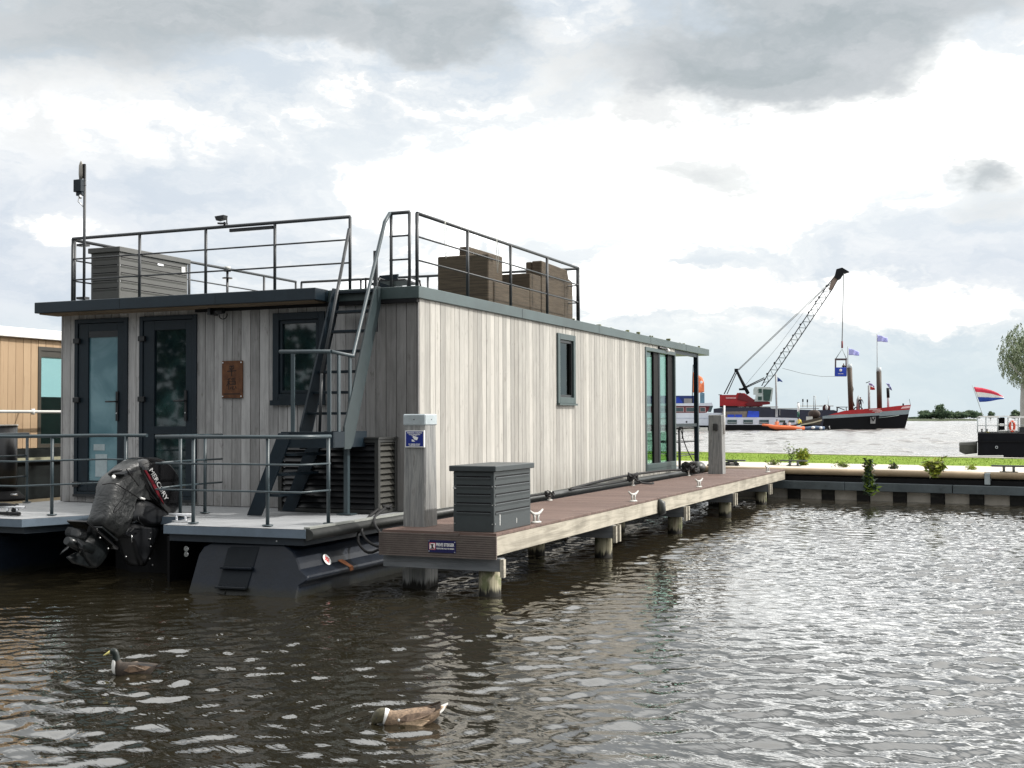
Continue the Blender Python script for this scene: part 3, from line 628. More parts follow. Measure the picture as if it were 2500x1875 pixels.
# ------------------------------------------------ things on the houseboat
# roof storage box
def ribbed_box(name, x0, x1, y0, y1, z0, z1, label, mats, group, ribs, lidh=.07, over=.03, rib_faces='fs', handle=False):
    t_ = thing(name, ((x0+x1)/2, (y0+y1)/2, z0), label, 'storage box', group)
    m = MB(); m.box(x0, x1, y0, y1, z0, z1-lidh)
    m.build('box_body', mats[0], t_, bevel=.006)
    m = MB(); m.box(x0-over, x1+over, y0-over, y1+over, z1-lidh, z1); m.build('lid', mats[1], t_, bevel=.006)
    m = MB(); hh = (z1-lidh-z0)
    for k in range(ribs):
        zz = z0+hh*(.30+.58*k/(ribs-1))
        a = .035
        m.box(x0+a, x1-a, y0-.0015, y0, zz+.012, zz+.026); m.box(x1, x1+.0015, y0+a, y1-a, zz+.012, zz+.026)
    m.build('side_grooves', blackm, t_)
    m = MB()
    for k in range(ribs):
        zz = z0+hh*(.30+.58*k/(ribs-1)); a = .035
        m.prism([(x0+a, y0, zz-.02), (x0+a, y0-.007, zz+.006), (x0+a, y0-.005, zz+.012), (x0+a, y0, zz+.012)], (x1-x0-2*a, 0, 0))
        m.prism([(x1, y0+a, zz-.02), (x1+.007, y0+a, zz+.006), (x1+.005, y0+a, zz+.012), (x1, y0+a, zz+.012)], (0, y1-y0-2*a, 0))
    m.build('side_ribs', mats[0], t_)
    for zz in (z0+.08, z0+hh*.45, z0+hh*.75):
        for xx in (x0+.018, x1-.018): m = MB(); m.tube([(xx, y0-.006, zz), (xx, y0, zz)], .006, 8); m.build('screw', screwm, t_)
        m = MB(); m.tube([(x1+.006, y0+.02, zz), (x1, y0+.02, zz)], .006, 8); m.build('screw', screwm, t_)
    return t_
boxd = paint('storage_box_anthracite', (.042, .050, .052), .42, .12, 3.); boxg = paint('storage_box_grey', (.085, .085, .079), .45, .1, 2.)
rb = ribbed_box('storage_box', -11.46, -10.98, 12.62, 14.05, 3.24, 4.02, 'grey ribbed storage box standing on the roof terrace behind the railing', (boxg, boxg), 'ribbed garden storage boxes', 5)
m = MB(); m.box(-10.976, -10.968, 13.38, 13.5, 3.86, 3.885); m.build('latch', chrome, rb)
m = MB(); m.box(-10.976, -10.970, 13.9, 13.98, 3.82, 3.90); m.build('paper_tag', white, rb)
# wicker lounge seats
wick, t, b = newmat('brown_wicker'); p = t.pos(); x, y, z = t.sep(p)
wv = t.m('MULTIPLY', t.m('SINE', t.m('MULTIPLY', z, 420.)), t.m('SINE', t.m('MULTIPLY', t.m('ADD', x, y), 300.)))
n = t.noise(t.comb(t.m('MULTIPLY', x, 3.), t.m('MULTIPLY', y, 3.), t.m('MULTIPLY', z, 60.)), 1., 5, .7)
c = t.mix(t.step(n, .3, .7), (.065, .049, .033), (.15, .115, .076)); c = t.mix(t.step(wv, .2, .8), c, (.06, .045, .03))
setp(t, b, c, .65, spec=.3, normal=t.bump(wv, .004))
footm = paint('white_plastic_foot', (.8, .8, .78), .5)
def lounge(name, loc, w_, d_, hseat, harm, hback, label, back='+x', arms=(1, 1)):
    x, y, z = loc; t_ = thing(name, loc, label, 'lounge seat', 'wicker lounge seats on the roof')
    return t_
z0 = 3.30
# near one: its back towards the stairs; far one: back towards the jetty
ws = thing('wicker_armchair', (-7.0, 14.1, z0), 'brown wicker lounge seat with a high arm, nearest the stairs on the roof', 'lounge seat', 'wicker lounge seats')
xl_ = ony(1068, 626, 14.85).x; m = MB(); m.box(xl_, -6.60, 14.85, 15.01, z0, 3.955); m.build('backrest', wick, ws, bevel=.012)
m = MB(); m.box(xl_+.15, -6.95, 15.02, 15.6, z0, 3.55); m.build('seat', wick, ws, bevel=.012)
m = MB(); m.box(xl_+.25, xl_+.40, 15.02, 16.2, z0, 4.10); m.build('armrest', wick, ws, bevel=.012)
m = MB(); m.box(-6.69, -6.60, 14.88, 14.98, 3.236, z0); m.build('foot', footm, ws)
ws = thing('wicker_sofa', (-7.0, 15.8, z0), 'low brown wicker two-seater with its back to the jetty, between two higher seats', 'lounge seat', 'wicker lounge seats')
m = MB(); m.box(-6.76, -6.60, 15.03, 16.35, z0, 3.60); m.build('backrest', wick, ws, bevel=.012)
m = MB(); m.box(-7.6, -6.60, 16.36, 16.80, z0, 3.86); m.build('armrest', wick, ws, bevel=.012)
m = MB(); m.box(-6.94, -6.77, 15.03, 16.35, z0, 3.55); m.build('seat', wick, ws, bevel=.012)
for yy in (15.05, 16.65): m = MB(); m.box(-6.69, -6.60, yy, yy+.1, 3.236, z0); m.build('foot', footm, ws)
ws = thing('wicker_armchair', (-7.0, 17.4, z0), 'brown wicker lounge seat at the far end of the roof, with a tall side panel', 'lounge seat', 'wicker lounge seats')
m = MB(); m.prism([(-6.60, 16.83, z0+.0), (-6.60, 18.2, z0), (-6.60, 18.2, 3.92), (-6.60, 18.02, 3.95), (-6.60, 17.95, 4.08), (-6.60, 16.83, 4.10)], (-.16, 0, 0)); m.build('backrest', wick, ws, bevel=.012)
m = MB(); m.box(-7.5, -6.77, 16.83, 18.1, z0, 3.55); m.build('seat', wick, ws, bevel=.012)
m = MB(); m.box(-6.86, -6.765, 16.83, 17.0, 3.56, 4.09); m.build('armrest', wick, ws, bevel=.012)
for yy in (16.86, 18.08): m = MB(); m.box(-6.69, -6.60, yy, yy+.1, 3.236, z0); m.build('foot', footm, ws)
# strings hanging on the rail
for k, yv in enumerate((13.05, 14.62)):
    m = MB(); m.tube([(-6.375, yv, 4.12), (-6.372, yv-.02, 3.9), (-6.375, yv+.02, 3.66)], .0035, 5); m.tube([(-6.375, yv, 4.12), (-6.37, yv+.06, 3.95), (-6.375, yv+.03, 3.66)], .0035, 5)
    o = m.build('string_loop', paint('pale_string', (.55, .55, .5), .8), base=(-6.375, yv, 4.12)); tag(o, 'thin pale string looped over the roof railing nearest the stairs' if k == 0 else 'thin pale string hanging from the railing above the wicker seats', 'string', 'strings on the roof railing')
# deck chair on the roof seen through the ladder gap
ch = thing('folding_chair', (-6.75, 13.2, 3.24), 'dark folding chair on the roof terrace at the head of the stairs', 'chair')
m = MB(); m.prism([ony(px_, py_, 13.05) for px_, py_ in ((921, 704), (966, 699), (971, 669), (926, 673))], (0, .03, 0)); m.build('backrest', anth, ch)
m = MB(); m.prism([(-7.1, 12.7, 3.37), (-6.74, 12.7, 3.37), (-6.74, 13.04, 3.35), (-7.1, 13.04, 3.35)], (0, 0, .02)); m.build('seat', black, ch)
m = MB(); m.tube([(-6.72, 12.72, 3.24), (-6.72, 12.76, 3.42), (-6.72, 13.05, 3.40)], .012); m.tube([(-7.12, 12.72, 3.24), (-7.12, 12.76, 3.42), (-7.12, 13.05, 3.40)], .012)
m.tube([(-7.12, 13.1, 3.24), (-7.12, 13.05, 3.40)], .012); m.tube([(-6.72, 13.1, 3.24), (-6.72, 13.05, 3.40)], .012); m.build('leg', black, ch)
tb = thing('side_table', (-7.45, 13.3, 3.24), 'small dark framed stool low on the roof left of the folding chair', 'stool')
m = MB(); m.tube([(-7.62, 13.3, 3.24), (-7.62, 13.3, 3.50), (-7.3, 13.3, 3.46), (-7.2, 13.3, 3.24)], .016); m.build('frame', black, tb)
m = MB(); m.box(-7.5, -7.2, 13.2, 13.5, 3.40, 3.43); m.build('tabletop', black, tb)
# navigation light on the far rail
nl = thing('navigation_light', (-11.5, 15.5, 3.24), 'small round signal lamp on a thin stem above the left roof railing', 'lamp')
q = onx(555, 654, -11.5); 
m = MB(); m.tube([(q.x, q.y, 3.24), (q.x, q.y, q.z-.06)], .018); m.tube([(q.x, q.y, q.z-.17), (q.x, q.y, q.z-.155)], .08, 12); m.build('stem', black, nl)
m = MB(); m.tube([(q.x, q.y, q.z-.06), (q.x, q.y, q.z-.02)], .055, 12); m.build('lamp_base', black, nl)
m = MB(); m.tube([(q.x, q.y, q.z-.02), (q.x, q.y, q.z+.02)], .05, 12); m.build('lens', offw, nl)
# flood light on the front rail
fl = thing('floodlight', (-9.05, yr, 4.12), 'small black floodlight clamped on top of the front roof rail', 'lamp')
m = MB(); m.tube([(-9.02, yr, 4.10), (-9.02, yr, 4.16)], .012); m.obox((-9.10, yr-.01, 4.145), (-8.98, yr-.01, 4.135), .05, .02); m.tube([(-8.985, yr, 4.14), (-8.985, yr, 4.2)], .008); m.build('bracket', black, fl)
m = MB(); m.prism([(-9.115, yr-.08, 4.225), (-8.975, yr-.08, 4.235), (-8.985, yr-.08, 4.185), (-9.09, yr-.08, 4.17)], (0, .09, 0)); m.build('lamp_head', black, fl, bevel=.004)
# antenna mast
an = thing('antenna_mast', (-11.36, 12.2, 3.24), 'slim mast with a panel antenna and relay box at the left roof corner', 'antenna')
ax = ony(206, 560, 12.17); 
def mz(py): return ony(206, py, 12.17).z
m = MB(); m.tube([(ax.x, 12.17, 3.10), (ax.x, 12.17, mz(405))], .018); m.build('mast', railm, an)
m = MB(); rg = []
for zz, rr in ((mz(438), .028), (mz(425), .036), (mz(405), .034), (mz(398), .022), (mz(393), .006)): rg.append([(ax.x-.045+rr*math.cos(a), 12.15+rr*.5*math.sin(a), zz) for a in [k*math.pi/6 for k in range(12)]])
m.smooth = True; m.loft(rg[::-1]); m.build('antenna_panel', paint('pale_antenna', (.30, .28, .25), .5), an)
m = MB(); m.obox((ax.x, 12.16, mz(436)), (ax.x, 12.16, mz(401)), .03, .03); m.build('antenna_bracket', blackm, an)
m = MB(); m.box(ax.x-.11, ax.x+.012, 12.08, 12.15, mz(470), mz(440)); m.box(ax.x-.085, ax.x+.01, 12.10, 12.15, mz(479), mz(470)); m.build('relay_box', anth, an, bevel=.006)
m = MB(); m.tube([(ax.x-.05, 12.12, mz(479)), (ax.x-.06, 12.12, mz(493)), (ax.x-.02, 12.15, mz(502)), (ax.x, 12.16, mz(508))], .007); m.tube([(ax.x-.01, 12.1, mz(478)), (ax.x-.01, 12.1, mz(488))], .018); m.build('cable', chrome, an)
m = MB(); [m.box(ax.x-.02, ax.x+.05, 12.155, 12.16, mz(q_), mz(q_)+.006) for q_ in (442, 454)]; m.build('clamp', chrome, an)
m = MB(); m.box(ax.x-.12, ax.x+.02, 12.16, 12.25, mz(600), mz(600)+.03); m.box(ax.x-.12, ax.x+.02, 12.16, 12.25, mz(730), mz(730)+.03); m.build('mast_clamp', black, an)
# copper plaque with two characters
rustm, t, b = newmat('rusted_plate'); n = t.noise(t.pos(), 14., 8, .7); setp(t, b, t.mix(t.step(n, .3, .7), (.075, .028, .012), (.15, .060, .022)), .6, .3)
pq = thing('plaque', (-8.88, 12.25, 2.0), 'rusty brown metal plaque with two engraved characters on the front wall', 'plaque')
x0, x1, z0, z1 = -9.04, -8.735, 1.975, 2.435
m = MB(); m.box(x0, x1, 12.232, 12.25, z0, z1); m.build('plate', rustm, pq, bevel=.004)
m = MB()
for xx in (x0+.017, x1-.017):
    for zz in (z0+.022, z1-.022): m.tube([(xx, 12.225, zz), (xx, 12.233, zz)], .009, 10)
m.build('screw', alu, pq)
dk_ = paint('engraved_dark', (.018, .010, .008), .8); m = MB(); cxq = (x0+x1)/2-.005
def stroke(a, b_, w_=.012): m.obox((cxq+a[0], 12.2305, a[1]), (cxq+b_[0], 12.2305, b_[1]), .003, w_, up=(0, 0, 1) if abs(a[0]-b_[0]) > abs(a[1]-b_[1]) else (1, 0, 0))
zc = 2.33
for s_ in [((-.035, zc+.035), (.035, zc+.04)), ((-.03, zc+.02), (-.015, zc-.005)), ((.03, zc+.022), (.015, zc-.003)), ((-.065, zc-.025), (.065, zc-.018)), ((0, zc+.035), (0, zc-.085))]: stroke(*s_)
zc = 2.155
for s_ in [((-.06, zc+.05), (-.02, zc+.065)), ((-.068, zc+.02), (-.015, zc+.025)), ((-.042, zc+.055), (-.042, zc-.075)), ((-.042, zc+.015), (-.075, zc-.03)), ((-.04, zc+.01), (-.018, zc-.015)),
           ((.0, zc+.058), (.055, zc+.066)), ((.0, zc+.05), (.01, zc+.035)), ((.022, zc+.05), (.026, zc+.035)), ((.05, zc+.052), (.042, zc+.035)), ((-.005, zc+.022), (.055, zc+.026)), ((-.002, zc+.004), (.052, zc+.006)), ((-.008, zc-.014), (.056, zc-.012)), ((.053, zc+.026), (.053, zc-.012)),
           ((-.01, zc-.04), (-.02, zc-.07)), ((.005, zc-.035), (.01, zc-.07)), ((.01, zc-.072), (.045, zc-.066)), ((.02, zc-.035), (.027, zc-.048)), ((.055, zc-.035), (.066, zc-.06))]: stroke(s_[0], s_[1], .009)
m.box(x0+.03, x1-.03, 12.229, 12.2315, z0+.045, z0+.058); m.build('engraving', dk_, pq)
# wall camera under the eaves
wc = thing('wall_camera', (-9.0, 12.2, 3.0), 'small black camera with a looped cable under the front eaves', 'camera')
m = MB(); m.box(-9.16, -9.12, 12.1, 12.26, 3.0, 3.08); m.tube([(-9.12, 12.16, 3.035), (-8.95, 12.14, 3.045)], .035, 12); m.build('camera_body', black, wc)
m = MB(); m.tube([(-9.0+.06*math.cos(a), 12.2, 3.0+.05*math.sin(a)) for a in [R(20-11*k) for k in range(22)]], .006, 6); m.build('cable', blackm, wc)
sc2 = thing('wall_camera', (-6.3, 22.7, 3.0), 'tiny white and black camera under the roof edge above the sliding door', 'camera')
m = MB(); m.tube([(XR+.04, 22.2, 3.06), (XR+.04, 22.7, 3.06)], .025); m.build('camera_arm', black, sc2)
m = MB(); m.tube([(XR+.05, 22.72, 3.05), (XR+.05, 22.85, 3.04)], .035, 10); m.build('camera_body', white, sc2)
# louvred cabinet
lv = thing('louvred_cabinet', (-7.2, 12.0, ZD), 'dark louvred metal cabinet on the stern deck behind the stairs', 'cabinet')
x0, x1, y0, y1, z0, z1 = -7.93, -6.60, 11.80, 12.25, ZD, 1.505
louv = paint('louvre_brown_grey', (.032, .033, .032), .4, .12, 3.)
m = MB(); 
for (xa, ya) in ((x0, y0), (x1-.05, y0), (x0, y1-.05), (x1-.05, y1-.05)): m.box(xa, xa+.05, ya, ya+.05, z0, z1-.02)
m.box(x0+.05, x1-.05, y0+.002, y0+.045, z1-.06, z1-.021); m.box(x0+.05, x1-.05, y0+.002, y0+.045, z0, z0+.04); m.box(x1-.045, x1-.002, y0+.05, y1-.05, z1-.06, z1-.021); m.box(x1-.045, x1-.002, y0+.05, y1-.05, z0, z0+.04)
m.build('frame', louv, lv, bevel=.003)
m = MB(); m.box(x0-.01, x1+.01, y0-.01, y1, z1-.02, z1); m.build('cabinet_top', louv, lv)
m = MB(); nS = 12
for k in range(nS):
    zz = z0+.05+(z1-z0-.13)*k/(nS-1)
    m.prism([(x0+.05, y0+.01, zz), (x0+.05, y0+.045, zz+.055), (x0+.05, y0+.05, zz+.05), (x0+.05, y0+.016, zz-.004)], (x1-x0-.1, 0, 0))
m.build('front_louvres', black, lv)
m = MB()
for k in range(nS):
    zz = z0+.05+(z1-z0-.13)*k/(nS-1)
    m.prism([(x1-.01, y0+.05, zz), (x1-.045, y0+.05, zz+.055), (x1-.05, y0+.05, zz+.05), (x1-.016, y0+.05, zz-.004)], (0, y1-y0-.1, 0))
m.build('side_louvres', paint('louvre_side_sunlit', (.055, .054, .048), .4, .12, 3.), lv)  # side slats coloured lighter than the front ones to paint in the sunlight
m = MB(); m.box(x0+.06, x1-.06, y0+.06, y1-.02, z0+.01, z1-.03); m.build('inner_box', blackm, lv)

# ================================================================== JETTY
ZJ, JX0, JX1, JY0, JY1 = .62, -5.80, -4.57, 10.44, 25.75
jt = thing('jetty', (-5.2, 10.5, 0), 'wooden jetty with red-brown grooved decking and pale timber edge beside the houseboat', 'jetty')
m = MB(); m.add([(JX0, JY0, ZJ), (JX1, JY0, ZJ), (JX1, JY1, ZJ), (JX0, JY1, ZJ), (JX0, JY0, ZJ-.03), (JX1, JY0, ZJ-.03), (JX1, JY1, ZJ-.03), (JX0, JY1, ZJ-.03)], [(0, 1, 2, 3), (4, 7, 6, 5), (0, 4, 5, 1), (1, 5, 6, 2), (2, 6, 7, 3), (3, 7, 4, 0)])
m.build('decking', jdeck, jt, bevel=.003)
m = MB(); m.box(JX1-.05, JX1-.004, JY0+.02, JY1, ZJ-.215, ZJ-.031); m.build('edge_beam', edgew, jt, bevel=.004)
m = MB(); m.box(JX0+.004, JX0+.05, JY0+.02, JY1, ZJ-.215, ZJ-.031); m.build('edge_beam', edgew, jt, bevel=.004)
m = MB()                                   # grooved composite end board with a cracked top lip
nrib = 10; za, zb = ZJ-.245, ZJ-.035
for k in range(nrib):
    zz = za+(zb-za)*k/nrib; h_ = (zb-za)/nrib; m.box(JX0-.02, JX1+.012, JY0-.028, JY0-.006, zz, zz+h_*.62); m.box(JX0-.02, JX1+.012, JY0-.020, JY0-.005, zz+h_*.62, zz+h_)
m.box(JX0-.02, -4.95, JY0-.028, JY0-.005, zb, zb+.012); m.prism([(-5.12, JY0-.03, zb+.012), (-4.95, JY0-.03, zb+.03), (-4.95, JY0-.03, zb+.014), (-5.12, JY0-.03, zb+.004)], (0, .02, 0)); m.box(-4.94, JX1+.012, JY0-.028, JY0-.005, zb, zb+.010)
m.build('end_board', jend, jt)
m = MB(); m.box(JX0, JX1-.02, JY0, JY0+.05, ZJ-.24, ZJ-.0305); m.build('end_beam', beamw, jt)
jy = [10.50, 13.95, 17.3, 20.6, 23.8]
for i, yv in enumerate(jy):
    m = MB(); m.box(JX0-.02, JX1+.02, yv, yv+.10, ZJ-.37, ZJ-.245 if i == 0 else ZJ-.216); m.build('cross_beam', beamw, jt, bevel=.004)
    m = MB(); m.box(JX1+.021, JX1+.06, yv-.02, yv+.03, ZJ-.42, ZJ-.216 if i else ZJ-.25); 
    if i: m.box(JX1+.021, JX1+.06, yv+.13, yv+.18, ZJ-.42, ZJ-.216)
    m.build('strap', edgew, jt)
    for xv in ((-4.73, -5.62) if i else (-4.73,)):
        m = MB(); m.smooth = True; n_ = 16; rg = []
        for zz in (-.6, ZJ-.37): rg.append([(xv+.108*math.cos(2*math.pi*k/n_)*(1+.03*math.sin(5*k)), yv+.16+.108*math.sin(2*math.pi*k/n_), zz) for k in range(n_)])
        m.loft(rg); m.build('pile', pilew, jt)
m = MB(); m.tube([(JX1+.004, 16.0, ZJ-.03), (JX1+.035, 16.02, ZJ-.08), (JX1+.045, 16.02, ZJ-.2), (JX1+.01, 16.0, ZJ-.25)], [.02, .06, .06, .01], 10); tf = m.build('rubber_buffer', rubber, base=(JX1, 16, .4)); tag(tf, 'small dark rubber buffer hanging on the pale jetty edge', 'fender')
# two square mooring posts
def post(name, x0, x1, y0, y1, zt, label, cap):
    t_ = thing(name, ((x0+x1)/2, (y0+y1)/2, 0), label, 'mooring post', 'square mooring posts on the jetty')
    m = MB(); xm, ym = (x0+x1)/2, (y0+y1)/2; rg = []
    for zz, s in ((-.6, 1.08), (.25, 1.05), (.8, 1.0), (zt-.12, .93), (zt, .93)): rg.append([(xm+(a-xm)*s, ym+(b_-ym)*s, zz) for a, b_ in ((x0, y0), (x1, y0), (x1, y1), (x0, y1))])
    m.loft(rg); m.build('post_shaft', postw, t_, bevel=.012)
    if cap:
        m = MB(); m.box(x0-.0, x1+.0, y0, y1, zt-.08, zt+.035); m.build('metal_cap', galv, t_, bevel=.01)
        m = MB(); m.tube([(xm, y0-.004, zt-.02), (xm, y0, zt-.02)], .006); m.tube([(x1+.004, ym, zt-.02), (x1, ym, zt-.02)], .006); m.build('cap_screw', black, t_)
    return t_
a = onz(984, 1285, ZJ)
p1_ = post('mooring_post', a.x, a.x+.255, a.y, a.y+.27, ony(1015, 1012, a.y).z-.03, 'thick grey square timber post with a metal cap and blue sign at the jetty corner', True)
a2 = onz(1729, 1157, ZJ)
p2_ = post('mooring_post', a2.x, a2.x+.285, a2.y, a2.y+.27, ony(1745, 1013, a2.y).z, 'grey square timber post with a small black box, far end of the jetty', False)
m = MB(); q0, q1 = ony(1741, 1034, a2.y), ony(1753, 1051, a2.y); m.box(q0.x, q1.x, a2.y-.03, a2.y+.02, q1.z, q0.z); m.build('black_box', black, base=(a2.x, a2.y, 1.3), bevel=.01)
bpy.data.objects['black_box'].name = 'junction_box'; BASE['junction_box'] = Vector((a2.x, a2.y, 1.3)); tag(bpy.data.objects['junction_box'], 'small black box fixed to the front of the far mooring post', 'electrical box')
m = MB(); m.tube([ony(1768, 990, a2.y+.1), ony(1768, 1060, a2.y+.1)], .02); o = m.build('white_rod', white, base=a2); tag(o, 'thin white rod standing up behind the far mooring post', 'rod')
# blue camera warning sign
bluem = paint('sign_blue', (.006, .020, .20), .4, .05); navy = paint('sign_navy', (.012, .012, .075), .35, .1)
s0, s1 = ony(991, 1051, a.y), ony(1037, 1092, a.y); yb = a.y-.012
sg = thing('warning_sign', (s0.x, yb, s1.z), 'blue and white camera warning sign on the capped mooring post', 'sign')
m = MB(); m.box(s0.x, s1.x, yb-.004, yb+.02, s1.z, s0.z); m.build('sign_plate', white, sg)
m = MB(); e_ = .009; m.box(s0.x+e_, s1.x-e_, yb-.0055, yb-.004, s1.z+e_, s0.z-e_); m.build('sign_face', bluem, sg)
W_ = s1.x-s0.x; Hh = s0.z-s1.z; yt = yb-.0062
def st_(s, u, v, wd, size): text(s, size, (s0.x+u*W_, yt, s1.z+v*Hh), (1, 0, 0), (0, 0, 1), white, sg, 'sign_text', ext=.0004, width=wd*W_, bold=.0004)
st_('VERBODEN TOEGANG', .10, .82, .80, .021); st_('VOOR ONBEVOEGDEN', .20, .73, .60, .014); st_('ART. 461', .33, .675, .3, .009); st_('DIT TERREIN WORDT', .18, .165, .62, .013); st_('CAMERABEWAAKT', .20, .085, .58, .016)
m = MB()
def sp(pts): m.prism([(s0.x+u*W_, yt, s1.z+v*Hh) for u, v in pts], (0, .0006, 0))
sp([(.41, .66), (.48, .665), (.70, .59), (.64, .42), (.50, .45), (.40, .60)]); sp([(.35, .47), (.44, .45), (.53, .34), (.47, .33), (.36, .34)]); m.build('camera_symbol', white, sg)
# PRIVE STEIGER sign
s0, s1 = ony(1046, 1318, JY0-.03), ony(1113, 1351, JY0-.03); yb = JY0-.0285
sg = thing('jetty_sign', (s0.x, yb, s1.z), 'small navy sign reading PRIVE STEIGER on the ribbed end board of the jetty', 'sign')
m = MB(); m.box(s0.x, s1.x, yb-.006, yb-.001, s1.z, s0.z); m.build('sign_plate', navy, sg, bevel=.001)
W_ = s1.x-s0.x; Hh = s0.z-s1.z; yt = yb-.0068
text('PRIVE STEIGER', .042, (s0.x+.285*W_, yt, s1.z+.53*Hh), (1, 0, 0), (0, 0, 1), white, sg, 'sign_text', ext=.0004, width=.66*W_, bold=.0012)
text('VERBODEN AAN TE MEREN', .018, (s0.x+.29*W_, yt, s1.z+.29*Hh), (1, 0, 0), (0, 0, 1), white, sg, 'sign_text', ext=.0004, width=.65*W_, bold=.0005)
m = MB(); m.box(s0.x+.035*W_, s0.x+.265*W_, yt-.0002, yt+.0006, s1.z+.22*Hh, s1.z+.79*Hh); m.build('pictogram_border', paint('sign_red', (.5, .02, .05), .4, .05), sg)
m = MB(); m.box(s0.x+.05*W_, s0.x+.25*W_, yt-.0010, yt-.0003, s1.z+.265*Hh, s1.z+.745*Hh); m.build('pictogram_field', white, sg)
m = MB(); sp = lambda pts: m.prism([(s0.x+u*W_, yt-.0018, s1.z+v*Hh) for u, v in pts], (0, .0006, 0))
sp([(.08, .30), (.22, .30), (.22, .34), (.18, .37), (.18, .58), (.20, .62), (.20, .68), (.10, .68), (.10, .62), (.12, .58), (.12, .37), (.08, .34)]); m.build('bollard_symbol', black, sg)
m = MB(); sp([(.05, .72), (.07, .745), (.25, .29), (.23, .265)]); m.build('red_bar', bpy.data.materials['sign_red'], sg)
m = MB()
for (u, v) in ((.03, .92), (.97, .88), (.03, .10), (.965, .08)): m.tube([(s0.x+u*W_, yt-.002, s1.z+v*Hh), (s0.x+u*W_, yt, s1.z+v*Hh)], .005, 8)
m.build('screw', alu, sg)
# jetty storage box
c0 = onz(1206.5, 1301, ZJ); cL = onz(1109, 1297, ZJ); zt = ony(1210, 1138, c0.y-.03).z
jb = ribbed_box('storage_box', cL.x, c0.x, c0.y, c0.y+.93, ZJ, zt, 'dark anthracite ribbed storage box standing on the corner of the jetty', (boxd, boxd), 'ribbed garden storage boxes', 5, lidh=.055, over=.032)
m = MB(); m.box(c0.x+.001, c0.x+.003, c0.y+.13, c0.y+.142, ZJ+.06, ZJ+.17); m.box(c0.x+.001, c0.x+.003, c0.y+.55, c0.y+.558, ZJ+.05, ZJ+.10); m.build('paint_scratch', white, jb)
m = MB(); m.tube([(cL.x-.001, c0.y+.0, ZJ+.42), (cL.x+.035, c0.y-.008, ZJ+.415)], .006); m.build('hook', chrome, jb)
# white cleats
clm = paint('white_cleat', (.48, .47, .44), .4, .08, 12., grime=(.4, .36, .3))
def jcleat(x, y, z, label, rot=0., s=1.):
    t_ = thing('mooring_cleat', (x, y, z), label, 'cleat', 'white mooring cleats on the jetty')
    m = MB(); m.smooth = True; n_ = 16
    m.loft([[(x+.045*s*math.cos(2*math.pi*k/n_), y+.085*s*math.sin(2*math.pi*k/n_), z+h_) for k in range(n_)] for h_ in (0, .016*s)]+[[(x+.03*s*math.cos(2*math.pi*k/n_), y+.06*s*math.sin(2*math.pi*k/n_), z+.026*s) for k in range(n_)]]); m.build('cleat_base', clm, t_)
    m = MB()
    for k in (-.04, .04): m.tube([(x, y+k*s, z+.015*s), (x, y+k*.8*s, z+.06*s), (x, y+k*s, z+.105*s)], [.019*s, .014*s, .018*s], 8)
    m.build('cleat_stem', clm, t_)
    m = MB(); m.tube([(x, y-.125*s, z+.165*s), (x, y-.085*s, z+.135*s), (x, y-.04*s, z+.112*s), (x, y+.04*s, z+.112*s), (x, y+.085*s, z+.135*s), (x, y+.125*s, z+.165*s)], [.010*s, .017*s, .021*s, .021*s, .017*s, .010*s], 8); m.build('cleat_horn', clm, t_)
    t_.rotation_euler = (0, 0, rot); return t_
for (px, py, lb, s_, r_) in ((1310, 1277, 'white cleat right behind the dark storage box on the jetty', .84, -.35), (1551, 1225, 'bare white cleat on the right jetty edge, second from the storage box', .84, -.35), (1717, 1190, 'bare white cleat on the right jetty edge, third from the storage box', .84, -.35), (1880, 1153, 'white cleat on the far right corner of the jetty by the quay', .84, -.35)):
    q = onz(px, py, ZJ); jcleat(min(q.x, JX1-.07), q.y, ZJ, lb, r_, s_)
for (px, py, lb) in ((1326, 1222, 'white cleat wound with black rope beside the houseboat wall, nearest the box'), (1532, 1186, 'white cleat wound with black rope in the middle of the jetty inner edge'), (1680, 1162, 'white cleat buried in black rope by the terrace end of the jetty')):
    q = onz(px, py, ZJ); jcleat(max(q.x, JX0+.06), q.y, ZJ, lb, .1, .75)
ropem = paint('black_rope', (.010, .010, .011), .75, .4, 60.)
def coil(c, r, n, hgt, seed, jit=.03):
    rn = random.Random(seed); pts = []
    for i in range(n*9):
        a_ = i*2*math.pi/9; pts.append(Vector((c[0]+r*math.cos(a_)*rn.uniform(.7, 1.1)*.6, c[1]+r*math.sin(a_)*rn.uniform(.7, 1.15), c[2]+hgt*rn.random())))
    return pts
def smoothpath(p, it=2):
    p = [Vector(q) for q in p]
    for _ in range(it):
        o = [p[0]]
        for u, v in zip(p, p[1:]): o += [u*.75+v*.25, u*.25+v*.75]
        p = o+[p[-1]]
    return p
def rope(paths, r, label, base, group='black mooring ropes'):
    m = MB()
    for q in paths: m.tube(smoothpath(q), r, 6)
    o = m.build('mooring_rope', ropem, base=base); return tag(o, label, 'rope', group)
q = onz(1326, 1222, ZJ); qx = max(q.x, JX0+.06)
rope([coil((qx, q.y, ZJ+.05), .1, 3, .09, 1), [(qx, q.y, ZJ+.1), (-6.0, q.y-.4, ZJ+.06), (-6.3, q.y-1.1, .62)]], .013, 'black rope knotted on the cleat right of the storage box, behind it', (qx, q.y, ZJ))
q = onz(1532, 1186, ZJ); qx = max(q.x, JX0+.06)
